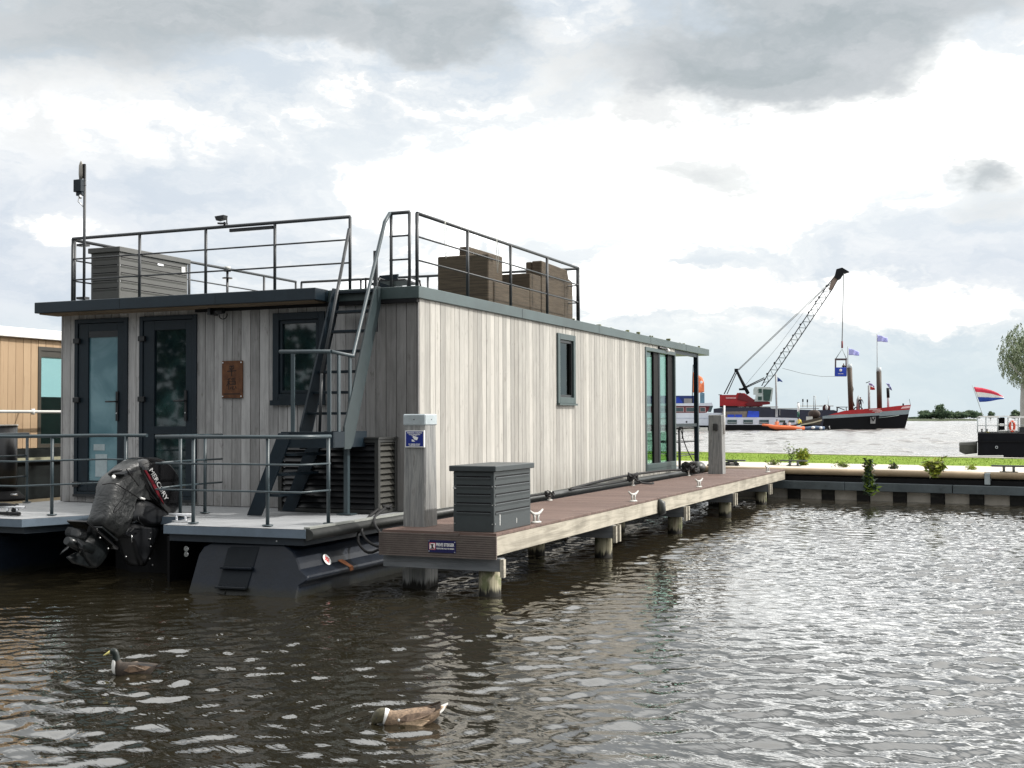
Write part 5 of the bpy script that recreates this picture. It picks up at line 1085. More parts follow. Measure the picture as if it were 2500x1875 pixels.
def person(base, label, pose, mats, h=1.75, face=0., group=None):
    """continuous skinned body; pose: dict of joint offsets in metres for a 1.75 m figure (x right, y forward, z up)"""
    J = dict(pel=(0, 0, .95), chest=(0, 0, 1.30), neck=(0, 0, 1.48), head=(0, .02, 1.60), top=(0, .02, 1.72), hl=(-.10, 0, .92), kl=(-.11, .03, .5), fl=(-.11, 0, .05), tl=(-.11, .16, .03), hr=(.10, 0, .92), kr=(.11, .03, .5), fr=(.11, 0, .05), tr=(.11, .16, .03),
             sl=(-.19, 0, 1.42), el=(-.24, 0, 1.14), wl=(-.24, .08, .88), ml=(-.24, .12, .80), sr=(.19, 0, 1.42), er=(.24, 0, 1.14), wr=(.24, .08, .88), mr=(.24, .12, .80))
    J.update(pose); ks = list(J); s_ = h/1.75
    rad = dict(pel=.14, chest=.15, neck=.055, head=.10, top=.07, hl=.10, kl=.065, fl=.05, tl=.04, hr=.10, kr=.065, fr=.05, tr=.04, sl=.07, el=.048, wl=.035, ml=.035, sr=.07, er=.048, wr=.035, mr=.035)
    E_ = [('pel', 'chest'), ('chest', 'neck'), ('neck', 'head'), ('head', 'top'), ('pel', 'hl'), ('hl', 'kl'), ('kl', 'fl'), ('fl', 'tl'), ('pel', 'hr'), ('hr', 'kr'), ('kr', 'fr'), ('fr', 'tr'), ('chest', 'sl'), ('sl', 'el'), ('el', 'wl'), ('wl', 'ml'), ('chest', 'sr'), ('sr', 'er'), ('er', 'wr'), ('wr', 'mr')]
    me = bpy.data.meshes.new('person'); me.from_pydata([tuple(Vector(J[k])*s_) for k in ks], [(ks.index(a), ks.index(b_)) for a, b_ in E_], []); o = bpy.data.objects.new('person', me); COL.objects.link(o)
    md = o.modifiers.new('s', 'SKIN'); md.use_smooth_shade = True
    for i, k in enumerate(ks): me.skin_vertices[0].data[i].radius = (rad[k]*s_,)*2; me.skin_vertices[0].data[i].use_root = (k == 'pel')
    o.modifiers.new('u', 'SUBSURF').levels = 1; bpy.context.view_layer.update()
    m2 = bpy.data.meshes.new_from_object(o.evaluated_get(bpy.context.evaluated_depsgraph_get())); bpy.data.objects.remove(o)
    m2.name = 'person'
    for mm in mats: m2.materials.append(mm)
    hz_, pz_ = J['neck'][2]*s_, J['pel'][2]*s_-.02
    for pl_ in m2.polygons:
        z_ = pl_.center.z; d_h = min((pl_.center-Vector(J[k])*s_).length for k in ('ml', 'mr'))
        pl_.material_index = 0 if z_ > hz_ or d_h < .07 else (2 if z_ < pz_ else 1)
    o = bpy.data.objects.new('person', m2); COL.objects.link(o); o.location = base; o.rotation_euler = (0, 0, face); BASE[o.name] = Vector(base)
    tag(o, label, 'person', group)
    hm = MB(); hd = Vector(J['head'])*s_+Vector((0, -.015, .06)); hm.sphere(hd, .105*s_, 10, 6, (1, 1.05, .8)); ho = hm.build('hair', darkcl, None, base=(0, 0, 0)); ho.parent = o; BASE[ho.name] = Vector((0, 0, 0))
    return o
SIT = dict(kl=(-.12, .42, .95), fl=(-.12, .45, .5), tl=(-.12, .58, .48), kr=(.12, .42, .95), fr=(.12, .45, .5), tr=(.12, .58, .48), wl=(-.18, .35, 1.05), ml=(-.16, .42, 1.05), wr=(.18, .35, 1.05), mr=(.16, .42, 1.05))
FACE = math.atan2(RH[1], RH[0])   # local x along the picture

# --- white and red cruiser behind the terrace
D = 160; cb = thing('cabin_cruiser', fbase(1700, D), 'white cabin cruiser with red window band moored left of the crane', 'boat')
m = MB(); fp(m, [(1560, 1056), (1792, 1056), (1797, 1030), (1800, 1012), (1760, 1008), (1560, 1008)], D, 4.2, lambda x: .35 if x > 1780 else 1); m.build('hull', hwh, cb)
m = MB(); fp(m, [(1560, 1054), (1740, 1054), (1735, 1039), (1560, 1036)], D-.06, .1); m.build('boot_stripe', hblk, cb)
m = MB(); fp(m, [(1560, 1009), (1715, 1009), (1726, 1007), (1738, 990), (1560, 990)], D+.05, 3.2); m.build('cabin', redd, cb)
m = MB(); fp(m, [(1560, 991), (1741, 991), (1738, 983), (1726, 984), (1560, 986)], D-.25, 3.9); m.build('cabin_roof', hwh, cb)
for (xa, xb) in ((1600, 1640), (1648, 1670), (1674, 1698), (1708, 1723)):
    m = MB(); fr(m, xa, 994, xb, 1006, D-.02, .05); wfr = m.build('window', paint('pink_frame', (.6, .4, .4), .5) if 'pink_frame' not in bpy.data.materials else bpy.data.materials['pink_frame'], cb)
    m = MB(); fr(m, xa+1.5, 995.3, xb-1.5, 1004.8, D-.05, .03); m.build('pane', wglass, wfr)
m = MB(); fp(m, [(1728, 1006), (1736, 1006), (1741, 991), (1733, 991)], D-.02, 2.8); m.build('windscreen', wglass, cb)
m = MB(); fr(m, 1560, 1020.5, 1745, 1021.5, D-.05, .05); m.build('rubbing_strake', paint('pale_strake', (.35, .4, .5), .5), cb)
m = MB(); m.sphere(far(1676, 1030, D-.03), .12, 8, 5, (1, .4, 1)); m.build('hull_fitting', hblk, cb)
m = MB(); fp(m, [(1728, 1054), (1728, 1044), (1640, 1044), (1640, 1054)], D-3, 2.); fl_ = m.build('floating_jetty', offw, base=fbase(1690, D-3)); tag(fl_, 'low white floating jetty alongside the white and red cruiser', 'jetty')
D = 168; bb = thing('canopy_boat', fbase(1690, D), 'boat with a dark blue canopy seen above the white cruiser', 'boat')
m = MB(); fp(m, [(1560, 1052), (1712, 1052), (1716, 1010), (1560, 1010)], D, 3.5); m.build('hull', hnavy, bb)
m = MB(); fr(m, 1560, 966, 1702, 1010, D, 3); m.build('canopy', dblu, bb)
m = MB(); fr(m, 1670, 973, 1690, 986, D-.05, .05); m.build('canopy_panel', wpole, bb)
m = MB(); fp(m, [(1647, 986), (1668, 986), (1664, 978), (1658, 970), (1647, 971)], D-.1, .2); m.build('deck_gear', blu, bb)
m = MB(); fp(m, [(1709, 986), (1720, 986), (1720, 960), (1711, 957), (1709, 960)], D, .6); m.build('wheelhouse', paint('blue_grey_glass', (.12, .25, .34), .3, .2, 2.), bb)
ff = thing('flagpole', fbase(1692, 166), 'thin dark mast with a tall orange feather flag left of the crane', 'flag')
m = MB(); ft(m, [(1690, 990), (1691, 925), (1692, 891), (1699, 890)], 166, .06); m.build('pole', crd, ff)
def cloth(pts_top, pts_bot, D, mat, name, parent, wave=.15, bands=None, n=10, ph=0):
    m = MB(); m.smooth = True; N = n; rows = 6; rg = []
    for j in range(rows+1):
        v = j/rows; r_ = []
        for i in range(N+1):
            u = i/N; k = u*(len(pts_top)-1); a0 = int(min(k, len(pts_top)-2)); fx = k-a0
            tp = Vector(pts_top[a0]).lerp(Vector(pts_top[a0+1]), fx); bt = Vector(pts_bot[a0]).lerp(Vector(pts_bot[a0+1]), fx); q = tp.lerp(bt, v)
            r_.append(far(q.x, q.y, D)+FHv*wave*math.sin(u*9+v*2+ph)*u)
        rg.append(r_)
    m.loft(rg, cap=False, closed=False, mats=(lambda i, k: bands[i]) if bands else None)
    o = m.build(name, mat, parent, fix=False); so_ = o.modifiers.new('t', 'SOLIDIFY'); so_.thickness = .015; return o
cloth([(1691, 908), (1702, 914), (1715, 922), (1719, 934)], [(1691, 958), (1700, 960), (1712, 958), (1719, 957)], 166, fog, 'flag_cloth', ff)
m = MB(); [m.sphere(far(x_, y_, 165.85), .2, 8, 5, (1, .2, 1)) for x_, y_ in ((1699, 934), (1712, 933))]; m.build('flag_emblem', white, ff)

# --- long white barge with windows and a brown bow
D = 158; wb = thing('barge', fbase(1880, D), 'long white and black barge with a row of square windows and a brown bow', 'barge', 'barges beside the crane')
m = MB(); fp(m, [(1765, 1056), (1995, 1056), (2002, 1046), (2003, 1036), (1768, 1036)], D, 5, lambda x: .3 if x > 1980 else 1); m.build('lower_hull', hblk, wb)
m = MB(); fp(m, [(1768, 1037), (1935, 1037), (1953, 1034), (1953, 1021), (1885, 1019), (1768, 1019)], D-.02, 4.6); m.build('superstructure', hwh, wb)
m = MB(); fp(m, [(1953, 1037), (2002, 1037), (2006, 1029), (2006, 1018), (1990, 1022), (1965, 1027), (1953, 1028)], D-.03, 4, lambda x: .2 if x > 1995 else 1); m.build('bow', paint('brown_bow', (.06, .045, .03), .5), wb)
m = MB(); fp(m, [(1953, 1036), (1953, 1039), (1985, 1033), (2007, 1027), (2007, 1024), (1985, 1030)], D-.12, .1); m.build('cream_strake', paint('cream_strake', (.55, .5, .36), .5), wb)
for xa in (1776, 1815, 1854): m = MB(); fr(m, xa, 1025, xa+23, 1034.5, D-.1, .08); wfr = m.build('window', wglass, wb); m = MB(); fr(m, xa+1, 1031, xa+22, 1031.8, D-.13, .04); m.build('glazing_bar', pgy, wfr)
for xa in (1903, 1926): m = MB(); fr(m, xa, 1026, xa+14, 1031, D-.1, .08); m.build('window', wglass, wb)
m = MB(); fp(m, [(1772, 1018.7), (1824, 1018.7), (1824, 1004), (1762, 1005)], D+1, 2.5); m.build('deck_cover', paint('canvas_taupe', (.20, .165, .12), .8), wb)
m = MB(); fp(m, [(1823, 1018.8), (1853, 1018.8), (1853, 1004), (1827, 1003)], D+.8, 2.5); m.build('blue_tarpaulin', blu, wb)
for xa in (1776, 1795): m = MB(); fr(m, xa, 1012, xa+17, 1018.7, D+.2, .5); m.build('blue_crate', blu, wb)
m = MB(); m.sphere(far(1988, 1011, D+1), .75, 10, 6, (1.1, .6, .8)); m.build('anchor_winch', paint('winch_brown', (.04, .025, .018), .7), wb)
m = MB(); fr(m, 1968, 1017, 1984, 1026, D+.6, 1.5); m.build('bow_cabin', offw, wb)
mp_ = thing('mast', fbase(1896, D+1), 'grey mast with a small blue flag standing amidships on the white barge', 'mast')
m = MB(); fr(m, 1893, 1000, 1899, 1018, D+1, .3); ft(m, [(1896, 1010), (1895, 960), (1894, 914)], D+1.1, .13, 6); m.build('pole', wpole, mp_)
cloth([(1898, 920), (1903, 924), (1910, 930)], [(1898, 932), (1904, 931), (1910, 933)], D+1.1, paint('flag_blue', (.02, .05, .2), .7), 'flag_cloth', mp_, .1)
pm = thing('marker_post', fbase(1949, D+.5), 'white and green round marker post between the barge and the hulls', 'post')
m = MB(); m.tube([far(1949, 1018, D+.5), far(1949, 1005, D+.5)], .15, 8); m.build('green_base', paint('marker_green', (.01, .08, .05), .5), pm)
m = MB(); m.tube([far(1949, 1005, D+.5), far(1949, 984, D+.5)], .15, 8); m.build('post_shaft', white, pm)
m = MB(); m.tube([far(1949, 984, D+.5), far(1949, 982.5, D+.5)], .12, 8); m.build('cap', black, pm)

# --- crane pontoon and crawler crane
D = 182; cp = thing('crane_pontoon', fbase(1880, D), 'long dark flat work pontoon carrying the red crane', 'pontoon', 'barges beside the crane')
m = MB(); fp(m, [(1742, 1056), (2045, 1056), (2045, 1004), (2036, 1001), (1990, 1001), (1884, 998), (1880, 994), (1765, 995), (1742, 998)], D, 9); m.build('hull', hnavy, cp)
m = MB(); fr(m, 1765, 992, 1900, 994.5, D+2, 4); fr(m, 1880, 996.5, 2000, 998.2, D+2, 3); fr(m, 1945, 990, 2035, 992, D+4, 2); m.build('deck_boards', offw, cp)
m = MB(); [fr(m, x_, 999, x_+1.6, 1014, D-.15, .1) for x_ in (1893, 1903)]; m.build('fender_bar', wpole, cp)
m = MB(); fp(m, [(2008, 1002), (2027, 1002), (2027, 992), (2020, 988), (2012, 988), (2008, 994)], D+1, 1.5); bw = m.build('bulk_bag', paint('dark_red_bag', (.06, .015, .015), .8), base=far(2018, 1002, D+1)); tag(bw, 'dark red and white bagged load standing on the pontoon deck', 'bag')
m = MB(); m.sphere(far(2018, 995, D+.6), .35, 8, 6, (.6, .4, 1.2)); o = m.build('white_bundle', white, base=far(2018, 1000, D+.6)); tag(o, 'white bundle in front of the dark red bag on the pontoon', 'bundle')
for (x_, y0_, y1_, lb) in ((1960, 974, 999, 'dark-tipped thin pole on the pontoon, left of its twin'), (1971, 975, 1000, 'dark-tipped thin pole on the pontoon, right of its twin')):
    t_ = thing('marker_pole', far(x_, 1000, D+1), lb, 'pole', 'thin poles on the work pontoon'); m = MB(); ft(m, [(x_, y1_-5), (x_, y0_)], D+1, .05); m.build('pole', wpole, t_); m = MB(); ft(m, [(x_, y0_+7), (x_, y0_)], D+1, .11); m.build('tip', crd, t_)
m = MB(); ft(m, [(1986.5, 1001), (1986.5, 967)], D+1, .07); ft(m, [(1990.5, 1001), (1990.5, 967)], D+1, .07); ft(m, [(1986.5, 967), (1990.5, 967)], D+1, .07); o = m.build('double_post', pgy, base=far(1988, 1000, D+1)); tag(o, 'pale grey double post in the middle of the pontoon', 'post')
m = MB(); ft(m, [(2022, 990), (2022, 967)], D+2, .04); o = m.build('thin_aerial', pgy, base=far(2022, 1000, D+2)); tag(o, 'very thin pale aerial above the dark red bag', 'aerial')
D = 184; cr = thing('crawler_crane', far(1820, 993, D), 'red crawler crane with white cab and long grey lattice boom', 'crane')
m = MB(); fp(m, [(1757, 993), (1838, 993), (1862, 991), (1862, 984), (1840, 975), (1818, 960), (1800, 959), (1797, 964), (1757, 964)], D, 2.6); m.build('machine_house', redm, cr)
m = MB(); fp(m, [(1800, 975), (1845, 985), (1845, 978), (1806, 958)], D-.1, .15); fp(m, [(1826, 992), (1880, 987), (1880, 981), (1842, 975), (1820, 985)], D-.2, .2); m.build('side_panel', redd, cr)
m = MB(); fr(m, 1772, 969.5, 1797, 973.5, D-.08, .05); m.build('maker_panel', paint('pale_red', (.6, .3, .3), .5), cr)
m = MB(); fr(m, 1757, 991, 1800, 995, D-.3, .5); fr(m, 1754, 963, 1762, 964.5, D, .3); m.build('counterweight', crd, cr)
m = MB(); fr(m, 1800, 992, 1860, 996, D, 3); m.build('undercarriage', crd, cr)
m = MB(); fp(m, [(1842, 980), (1884, 980), (1888, 948), (1880, 945), (1842, 945), (1839, 951), (1839, 963), (1845, 963)], D-.3, 1.6); m.build('cab', paint('cab_white', (.50, .56, .54), .4), cr)
m = MB(); fp(m, [(1864, 978), (1879, 979), (1884, 951), (1863, 950)], D-.38, .07); fr(m, 1852, 949, 1860, 959, D-.38, .07); fr(m, 1851, 968, 1860, 977, D-.38, .07); m.build('cab_window', paint('cab_glass_green', (.02, .06, .045), .15), cr)
BF, BT = Vector((1862, 944)), Vector((2043, 676)); bd = (BT-BF).normalized(); bn = Vector((-bd.y, bd.x))
def bpt(u, side, back=0.):
    wd = 7.5 if .12 < u < .90 else (7.5*(u/.12)*.6+3 if u <= .12 else 7.5-(u-.90)*25)
    q = BF.lerp(BT, u)+bn*side*wd; return far(q.x, q.y, D+back)
m = MB()
us = [0, .12, .90, 1.]
for side in (-1, 1):
    for back in (0, 1.): m.tube([bpt(u, side, back) for u in us], .075, 5)
m.build('boom_chord', crd, cr)
m = MB(); N = 34
for i in range(N):
    u0, u1 = .03+.93*i/N, .03+.93*(i+1)/N; s_ = 1 if i % 2 else -1
    for back in (0, 1.): m.tube([bpt(u0, s_, back), bpt(u1, -s_, back)], .045, 4)
    m.tube([bpt(u0, 1, 0 if i % 2 else 1.), bpt(u1, 1, 1. if i % 2 else 0)], .04, 4); m.tube([bpt(u0, -1, 0 if i % 2 else 1.), bpt(u1, -1, 1. if i % 2 else 0)], .04, 4)
m.build('boom_lattice', crg, cr)
for u in (.10, .20, .29, .33, .45, .55, .66, .76, .80, .9): q = BF.lerp(BT, u)-bn*9.; m = MB(); m.tube([far(q.x-1.5, q.y, D), far(q.x+1.5, q.y+1.5, D)], .16, 5); m.build('pendant_roller', crd, cr)
m = MB(); fp(m, [(2037, 676), (2042, 657), (2056, 653), (2073, 663), (2060, 667), (2052, 679), (2046, 682)], D-.3, 1.5); m.build('boom_head', crd, cr)
m = MB(); fp(m, [(2024, 704), (2030, 682), (2037, 676), (2045, 680), (2034, 704), (2028, 708)], D-.05, 1.1); m.build('boom_tip_plate', paint('rusty_grey', (.22, .17, .14), .7), cr)
m = MB(); ft(m, [(1798, 904), (1826, 962)], D, .22, 6); ft(m, [(1798, 904), (1828, 960)], D+1.2, .18, 6); fr(m, 1793, 900, 1802, 907, D-.1, 1.2); m.build('gantry', crd, cr)
m = MB(); ft(m, [(1796, 906), (1768, 962)], D, .09); ft(m, [(1799, 908), (1775, 962)], D, .07); m.build('gantry_stay', crd, cr)
m = MB(); ft(m, [(1802, 902), (2040, 676)], D, .05); ft(m, [(1803, 904), (2041, 679)], D+1, .05); ft(m, [(1820, 940), (1900, 845), (1990, 725), (2041, 680)], D, .025); m.build('pendant_cable', paint('cable_grey', (.22, .24, .24), .6), cr)
m = MB(); ft(m, [(1866, 922), (1805, 952)], D, .08); ft(m, [(1868, 925), (1812, 951)], D, .08); fr(m, 1804, 948, 1818, 953, D, .2); m.build('back_stop', crd, cr)
hk = thing('man_basket', far(2054, 918, D), 'blue sided work basket hanging on the crane rope beside the brown pile', 'basket')
m = MB(); ft(m, [(2060, 664), (2056, 833)], D-.2, .075); m.build('hoist_rope', bpy.data.materials['cable_grey'], hk)
m = MB(); ft(m, [(2056, 833), (2056, 850)], D-.2, .14, 6); m.build('hook', redd, hk)
m = MB(); [ft(m, [(2056, 852), (x_, 876)], D-.2+dd, .035) for x_, dd in ((2040, 0), (2066, 0), (2041, 1.4), (2067, 1.4))]; m.build('sling', crg, hk)
m = MB()
for x_ in (2040, 2066): ft(m, [(x_, 876), (x_-.5, 918)], D-.2, .12, 6); ft(m, [(x_, 876), (x_-.5, 918)], D+1.2, .12, 6)
fr(m, 2038, 875, 2068, 878.5, D-.3, 1.7); m.build('basket_frame', paint('frame_purple_brown', (.05, .03, .035), .5), hk)
m = MB(); fr(m, 2038.5, 897, 2066.5, 918, D-.4, .05); fr(m, 2038.5, 897, 2066.5, 918, D+1.35, .05); fr(m, 2038.5, 916, 2066.5, 918.5, D-.34, 1.6); m.build('blue_banner', blu, hk)
m = MB(); m.sphere(far(2052, 904, D-.45), .22, 10, 6, (1, .3, 1)); fr(m, 2046, 912, 2059, 913, D-.43, .02); m.build('banner_emblem', white, hk)
pb_ = far(2060, 918, D+.3); person(pb_+Vector((0, 0, .15)), 'person in dark clothes standing in the blue hanging work basket', {}, (skin, darkcl, darkcl), 1.8, FACE)
m = MB(); ft(m, [(1910, 899), (1960, 912), (2005, 919), (2038, 919)], D-.2, .03); o = m.build('tag_line', bpy.data.materials['cable_grey'], base=far(1910, 899, D)); tag(o, 'slack tag line running from the boom to the hanging basket', 'rope')

# --- two black hulls with red bulwarks
def hull(name, D, label, xs, px_l, tip, rbase, depth):
    t_ = thing('black_hull', fbase(px_l+80, D), label, 'barge', 'black barges with red bows')
    tp = lambda x: max(.02, min(1, (tip-x)/(tip-px_l)*1.6))
    m = MB(); fp(m, xs['hull'], D, depth, tp); m.build('hull', hblk, t_)
    m = MB(); fp(m, xs['band'], D-.05, depth, tp); m.build('grey_band', grb, t_)
    m = MB(); fp(m, xs['red'], D-.02, depth, tp); m.build('red_bulwark', redm, t_)
    return t_
h2 = hull('b', 176, 'rear black hull with red bulwark and grey band, its bow farthest right', dict(hull=[(2090, 1058), (2205, 1058), (2211, 1040), (2219, 1010), (2090, 1020)], band=[(2090, 1021), (2218, 1011), (2221, 1000), (2090, 1009)], red=[(2110, 1010), (2140, 1007), (2221, 1000.5), (2224, 988), (2190, 991), (2150, 996), (2110, 998)]), 2090, 2224, 0, 7)
m = MB(); fp(m, [(2199, 998), (2221, 996), (2223, 990.5), (2203, 993)], 175.9, .05); m.build('pink_patch', paint('pale_pink', (.75, .5, .5), .5), h2)
m = MB(); fr(m, 2203, 985, 2207, 991, 176.2, .3); ft(m, [(2223, 989), (2220, 974)], 176.2, .03); m.build('bow_fitting', crd, h2)
m = MB(); ft(m, [(2120, 1022), (2160, 1019), (2195, 1014)], 175.8, .05); m.build('mooring_line', crg, h2)
h1 = hull('a', 164, 'front black hull with red bulwark and pale emblem patch on its bow', dict(hull=[(2005, 1058), (2136, 1058), (2141, 1045), (2147, 1013), (2012, 1020)], band=[(2008, 1022), (2030, 1021.5), (2147, 1014), (2148, 1008), (2030, 1013), (2008, 1016)], red=[(2022, 1013.5), (2050, 1012), (2148, 1008.5), (2151, 997), (2120, 998), (2090, 1000), (2060, 1003)]), 2005, 2151, 0, 6.5)
m = MB(); fp(m, [(2125, 1034), (2137, 1034), (2138, 1017), (2125, 1019)], 163.8, .05); m.build('emblem_plate', wpole, h1)
m = MB(); fp(m, [(2127, 1018.5), (2129, 1018), (2132, 1025), (2136, 1017), (2137, 1017), (2137, 1022), (2132, 1029), (2127, 1023)], 163.6, .04); m.build('emblem', hblk, h1)
m = MB(); [fp(m, [(x_, y_), (x_+28-5*i, y_-1.2), (x_+28-5*i, y_-2.2), (x_, y_-1)], 163.9, .04) for i, (x_, y_) in enumerate(((2122, 1000.5), (2130, 1004), (2136, 1007)))]; m.build('white_lettering_strokes', white, h1)
m = MB(); fr(m, 2041, 993, 2070, 994.5, 166, .3); ft(m, [(2044, 994), (2044, 1004)], 166, .1); ft(m, [(2066, 994), (2066, 1004)], 166, .06); ft(m, [(2044, 994), (2062, 1001)], 166, .06); m.build('deck_stand', crd, h1)
m = MB(); m.tube([far(x_, y_, 166) for x_, y_ in ((2084, 1001), (2087, 996), (2093, 993), (2100, 993), (2106, 998))], .08, 6); m.build('deck_hoop', crd, h1)
for (x_, w_, yt_, ys, yf, D, lb) in ((2074, 6.0, 898, 888.5, 846, 167, 'tall brown spud pile with a pale cap beside the hanging basket'), (2145.5, 6.0, 907, 897, 816, 179, 'tall brown spud pile with a pale cap rising behind the red bulwarks')):
    t_ = thing('spud_pile', far(x_, 1003, D), lb, 'pile', 'brown spud piles with flag poles')
    s_ = D/F_; m = MB(); m.tube([far(x_+(4 if x_ < 2100 else 2), 1010, D), far(x_, yt_, D)], w_*s_*1.02, 14); m.build('pile_shaft', brn, t_)
    m = MB(); m.tube([far(x_, yt_, D), far(x_, ys, D)], w_*s_*.95, 14); m.build('pile_cap', pgy, t_)
    fx = x_-4; m = MB(); ft(m, [(fx, ys+1), (fx-.5, yf)], D, .05); m.build('flag_staff', wpole, t_)
    yy0 = yf+(4 if x_ < 2100 else 1); xo = fx+(2 if x_ < 2100 else 0)
    cloth([(xo, yy0), (xo+10, yy0+3), (xo+26, yy0+8)], [(xo, yy0+17), (xo+12, yy0+17), (xo+24, yy0+19)], D, lil, 'flag_cloth', t_, .3)
    if x_ < 2100: m = MB(); fp(m, [(x_+6, 935), (x_+10, 950), (x_+8, 962), (x_+6, 960)], D, .5); fp(m, [(x_+8, 976), (x_+13, 990), (x_+11, 992), (x_+8, 990)], D, .5); m.build('rope_guard', crd, t_)
for (x_, y1_, D, lb, k) in ((2122, 941, 168, 'short grey mast with a red and white flag between the two spud piles', 0), (2168.5, 947, 178, 'short white and black mast with ragged streamers on the rear hull', 1)):
    t_ = thing('mast', far(x_, 998, D), lb, 'mast', 'short masts on the black hulls'); m = MB(); m.tube([far(x_, 1000, D), far(x_-.5, y1_, D)], .17, 8); m.build('pole', wpole if k == 0 else pgy, t_)
    if k == 0:
        m = MB(); ft(m, [(x_-8, 935), (x_+2, 931)], D, .05); m.build('crossbar', crd, t_)
        cloth([(x_-1, 934), (x_+6, 937), (x_+13, 942)], [(x_-1, 951), (x_+6, 952), (x_+13, 952)], D, (paint('flag_violet', (.22, .16, .32), .7), white, redm), 'flag_cloth', t_, .2, bands=[0, 0, 1, 2, 2, 2])
    else:
        m = MB(); m.tube([far(x_, y1_+24, D), far(x_-1, y1_, D)], .22, 6); m.build('dark_upper_pole', crd, t_)
        cloth([(x_-6, 935), (x_+2, 937), (x_+7, 944)], [(x_-2, 941), (x_+3, 948), (x_+8, 954)], D, (lil, darkcl), 'streamer', t_, .3, bands=[0, 1, 0, 1, 0, 1])
m = MB(); m.tube([far(2094, 1001, 166), far(2094.5, 976, 166), far(2096, 966, 166)], [.22, .2, .07], 8); o = m.build('grey_davit', wpole, base=far(2094, 1001, 166)); tag(o, 'grey upright davit beside the dark clothed person on the front hull', 'davit')
person(far(2101, 1003, 165.5)+Vector((0, 0, .1)), 'person in dark clothes standing on the deck of the front black hull', dict(wr=(.38, .1, .95), mr=(.42, .12, .88), er=(.33, 0, 1.15)), (skin, darkcl, darkcl), 1.8, FACE)
# --- RIBs
def rib(x0, x1, ytop, D, tube_m, hull_m, label, name='inflatable_boat'):
    t_ = thing(name, fbase((x0+x1)/2, D), label, 'boat', 'inflatable boats in front of the barges'); s_ = D/F_
    L = x1-x0; z = lambda py: py
    m = MB(); fp(m, [(x0+L*.12, 1056), (x1-2, 1056), (x1, 1046), (x0, 1040)], D+.1, 1.8, lambda x: .3 if x < x0+L*.1 else 1); m.build('hull', hull_m, t_)
    for dd in (0, 1.9):
        m = MB(); m.tube([far(x0, ytop, D+.9), far(x0+L*.10, ytop+2.5, D+.4+dd*.6), far(x0+L*.3, ytop+6, D+dd), far(x0+L*.7, 1044.5, D+dd), far(x1, 1045.5, D+dd)], [.14, .24, .27, .27, .22], 10); m.build('air_tube', tube_m, t_)
    return t_
r1 = rib(1862, 1964, 1037, 152, orng, hblk, 'orange inflatable rescue boat in front of the white barge')
m = MB(); fp(m, [(1944, 1050), (1958, 1050), (1959, 1042), (1953, 1038), (1946, 1039), (1943, 1044)], 151.8, .8); m.build('white_engine', white, r1)
r2 = rib(1945, 2013, 1041, 155, paint('inflatable_blue', (.05, .09, .16), .5), hblk, 'dark blue inflatable boat moored right of the orange one')
m = MB(); m.sphere(far(1985, 1044, 154.6), .22, 8, 5, (1.2, 1, .8)); m.sphere(far(2004, 1045, 154.6), .2, 8, 5); m.build('white_buoy', white, r2)
om = thing('outboard_motor', far(2020, 1050, 155), 'small dark outboard motor at the stern of the blue inflatable', 'outboard motor')
m = MB(); fp(m, [(2013, 1046), (2024, 1047), (2026, 1041), (2021, 1038.5), (2014, 1040)], 155, .45); m.build('cowl', crd, om); m = MB(); ft(m, [(2024, 1040), (2026, 1048)], 155, .07); fr(m, 2017, 1047, 2020, 1056, 155.1, .2); m.build('shaft', wpole, om)
person(far(1897, 1058, 152.6), 'person in pale orange clothing sitting towards the bow of the orange boat', SIT, (skin, orcl, orcl), 1.8, FACE+math.pi)
person(far(1916, 1058, 152.8), 'person in black sitting in the middle of the orange boat', SIT, (darkcl, darkcl, darkcl), 1.65, FACE)
person(far(1927, 1058, 152.5), 'person in white sitting right of the one in black in the orange boat', SIT, (skin, whtcl, darkcl), 1.6, FACE)
person(far(1950, 1053, 153.2)+Vector((0, 0, .1)), 'person in a yellow jacket leaning at the stern of the orange boat', dict(chest=(.18, 0, 1.25), neck=(.05, .0, 1.40), head=(-.05, .02, 1.50), top=(-.08, .02, 1.60), sl=(-.0, 0, 1.36), sr=(.28, 0, 1.32), er=(.34, 0, 1.08), wr=(.40, .05, .9), mr=(.42, .05, .82)), (skin, hivis, darkcl), 1.75, FACE)
# --- far shore
shm = paint('shore_ground', (.10, .12, .07), .9, .3, .02); D = 650
m = MB()
def shz(s): return .9+.5*mnoise.noise(Vector((s*.01, 3, 0)))
rg = []
for s_ in np.arange(-60, 260, 8.):
    q = Vector(FH)*D+RHv*s_; q.z = 0; rg.append([q+Vector((0, 0, -.5)), q+FHv*1+Vector((0, 0, shz(s_))), q+FHv*60+Vector((0, 0, shz(s_)+.6)), q+FHv*400+Vector((0, 0, 0))])
m.loft([[r_[j] for r_ in rg] for j in range(4)], cap=False, closed=False); tag(m.build('far_shore', shm, fix=False), kind='structure')
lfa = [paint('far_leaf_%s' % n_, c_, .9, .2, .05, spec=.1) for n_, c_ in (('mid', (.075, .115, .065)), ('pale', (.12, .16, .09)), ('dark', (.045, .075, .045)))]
barkm = paint('bark', (.10, .085, .07), .9, .3, 8.)
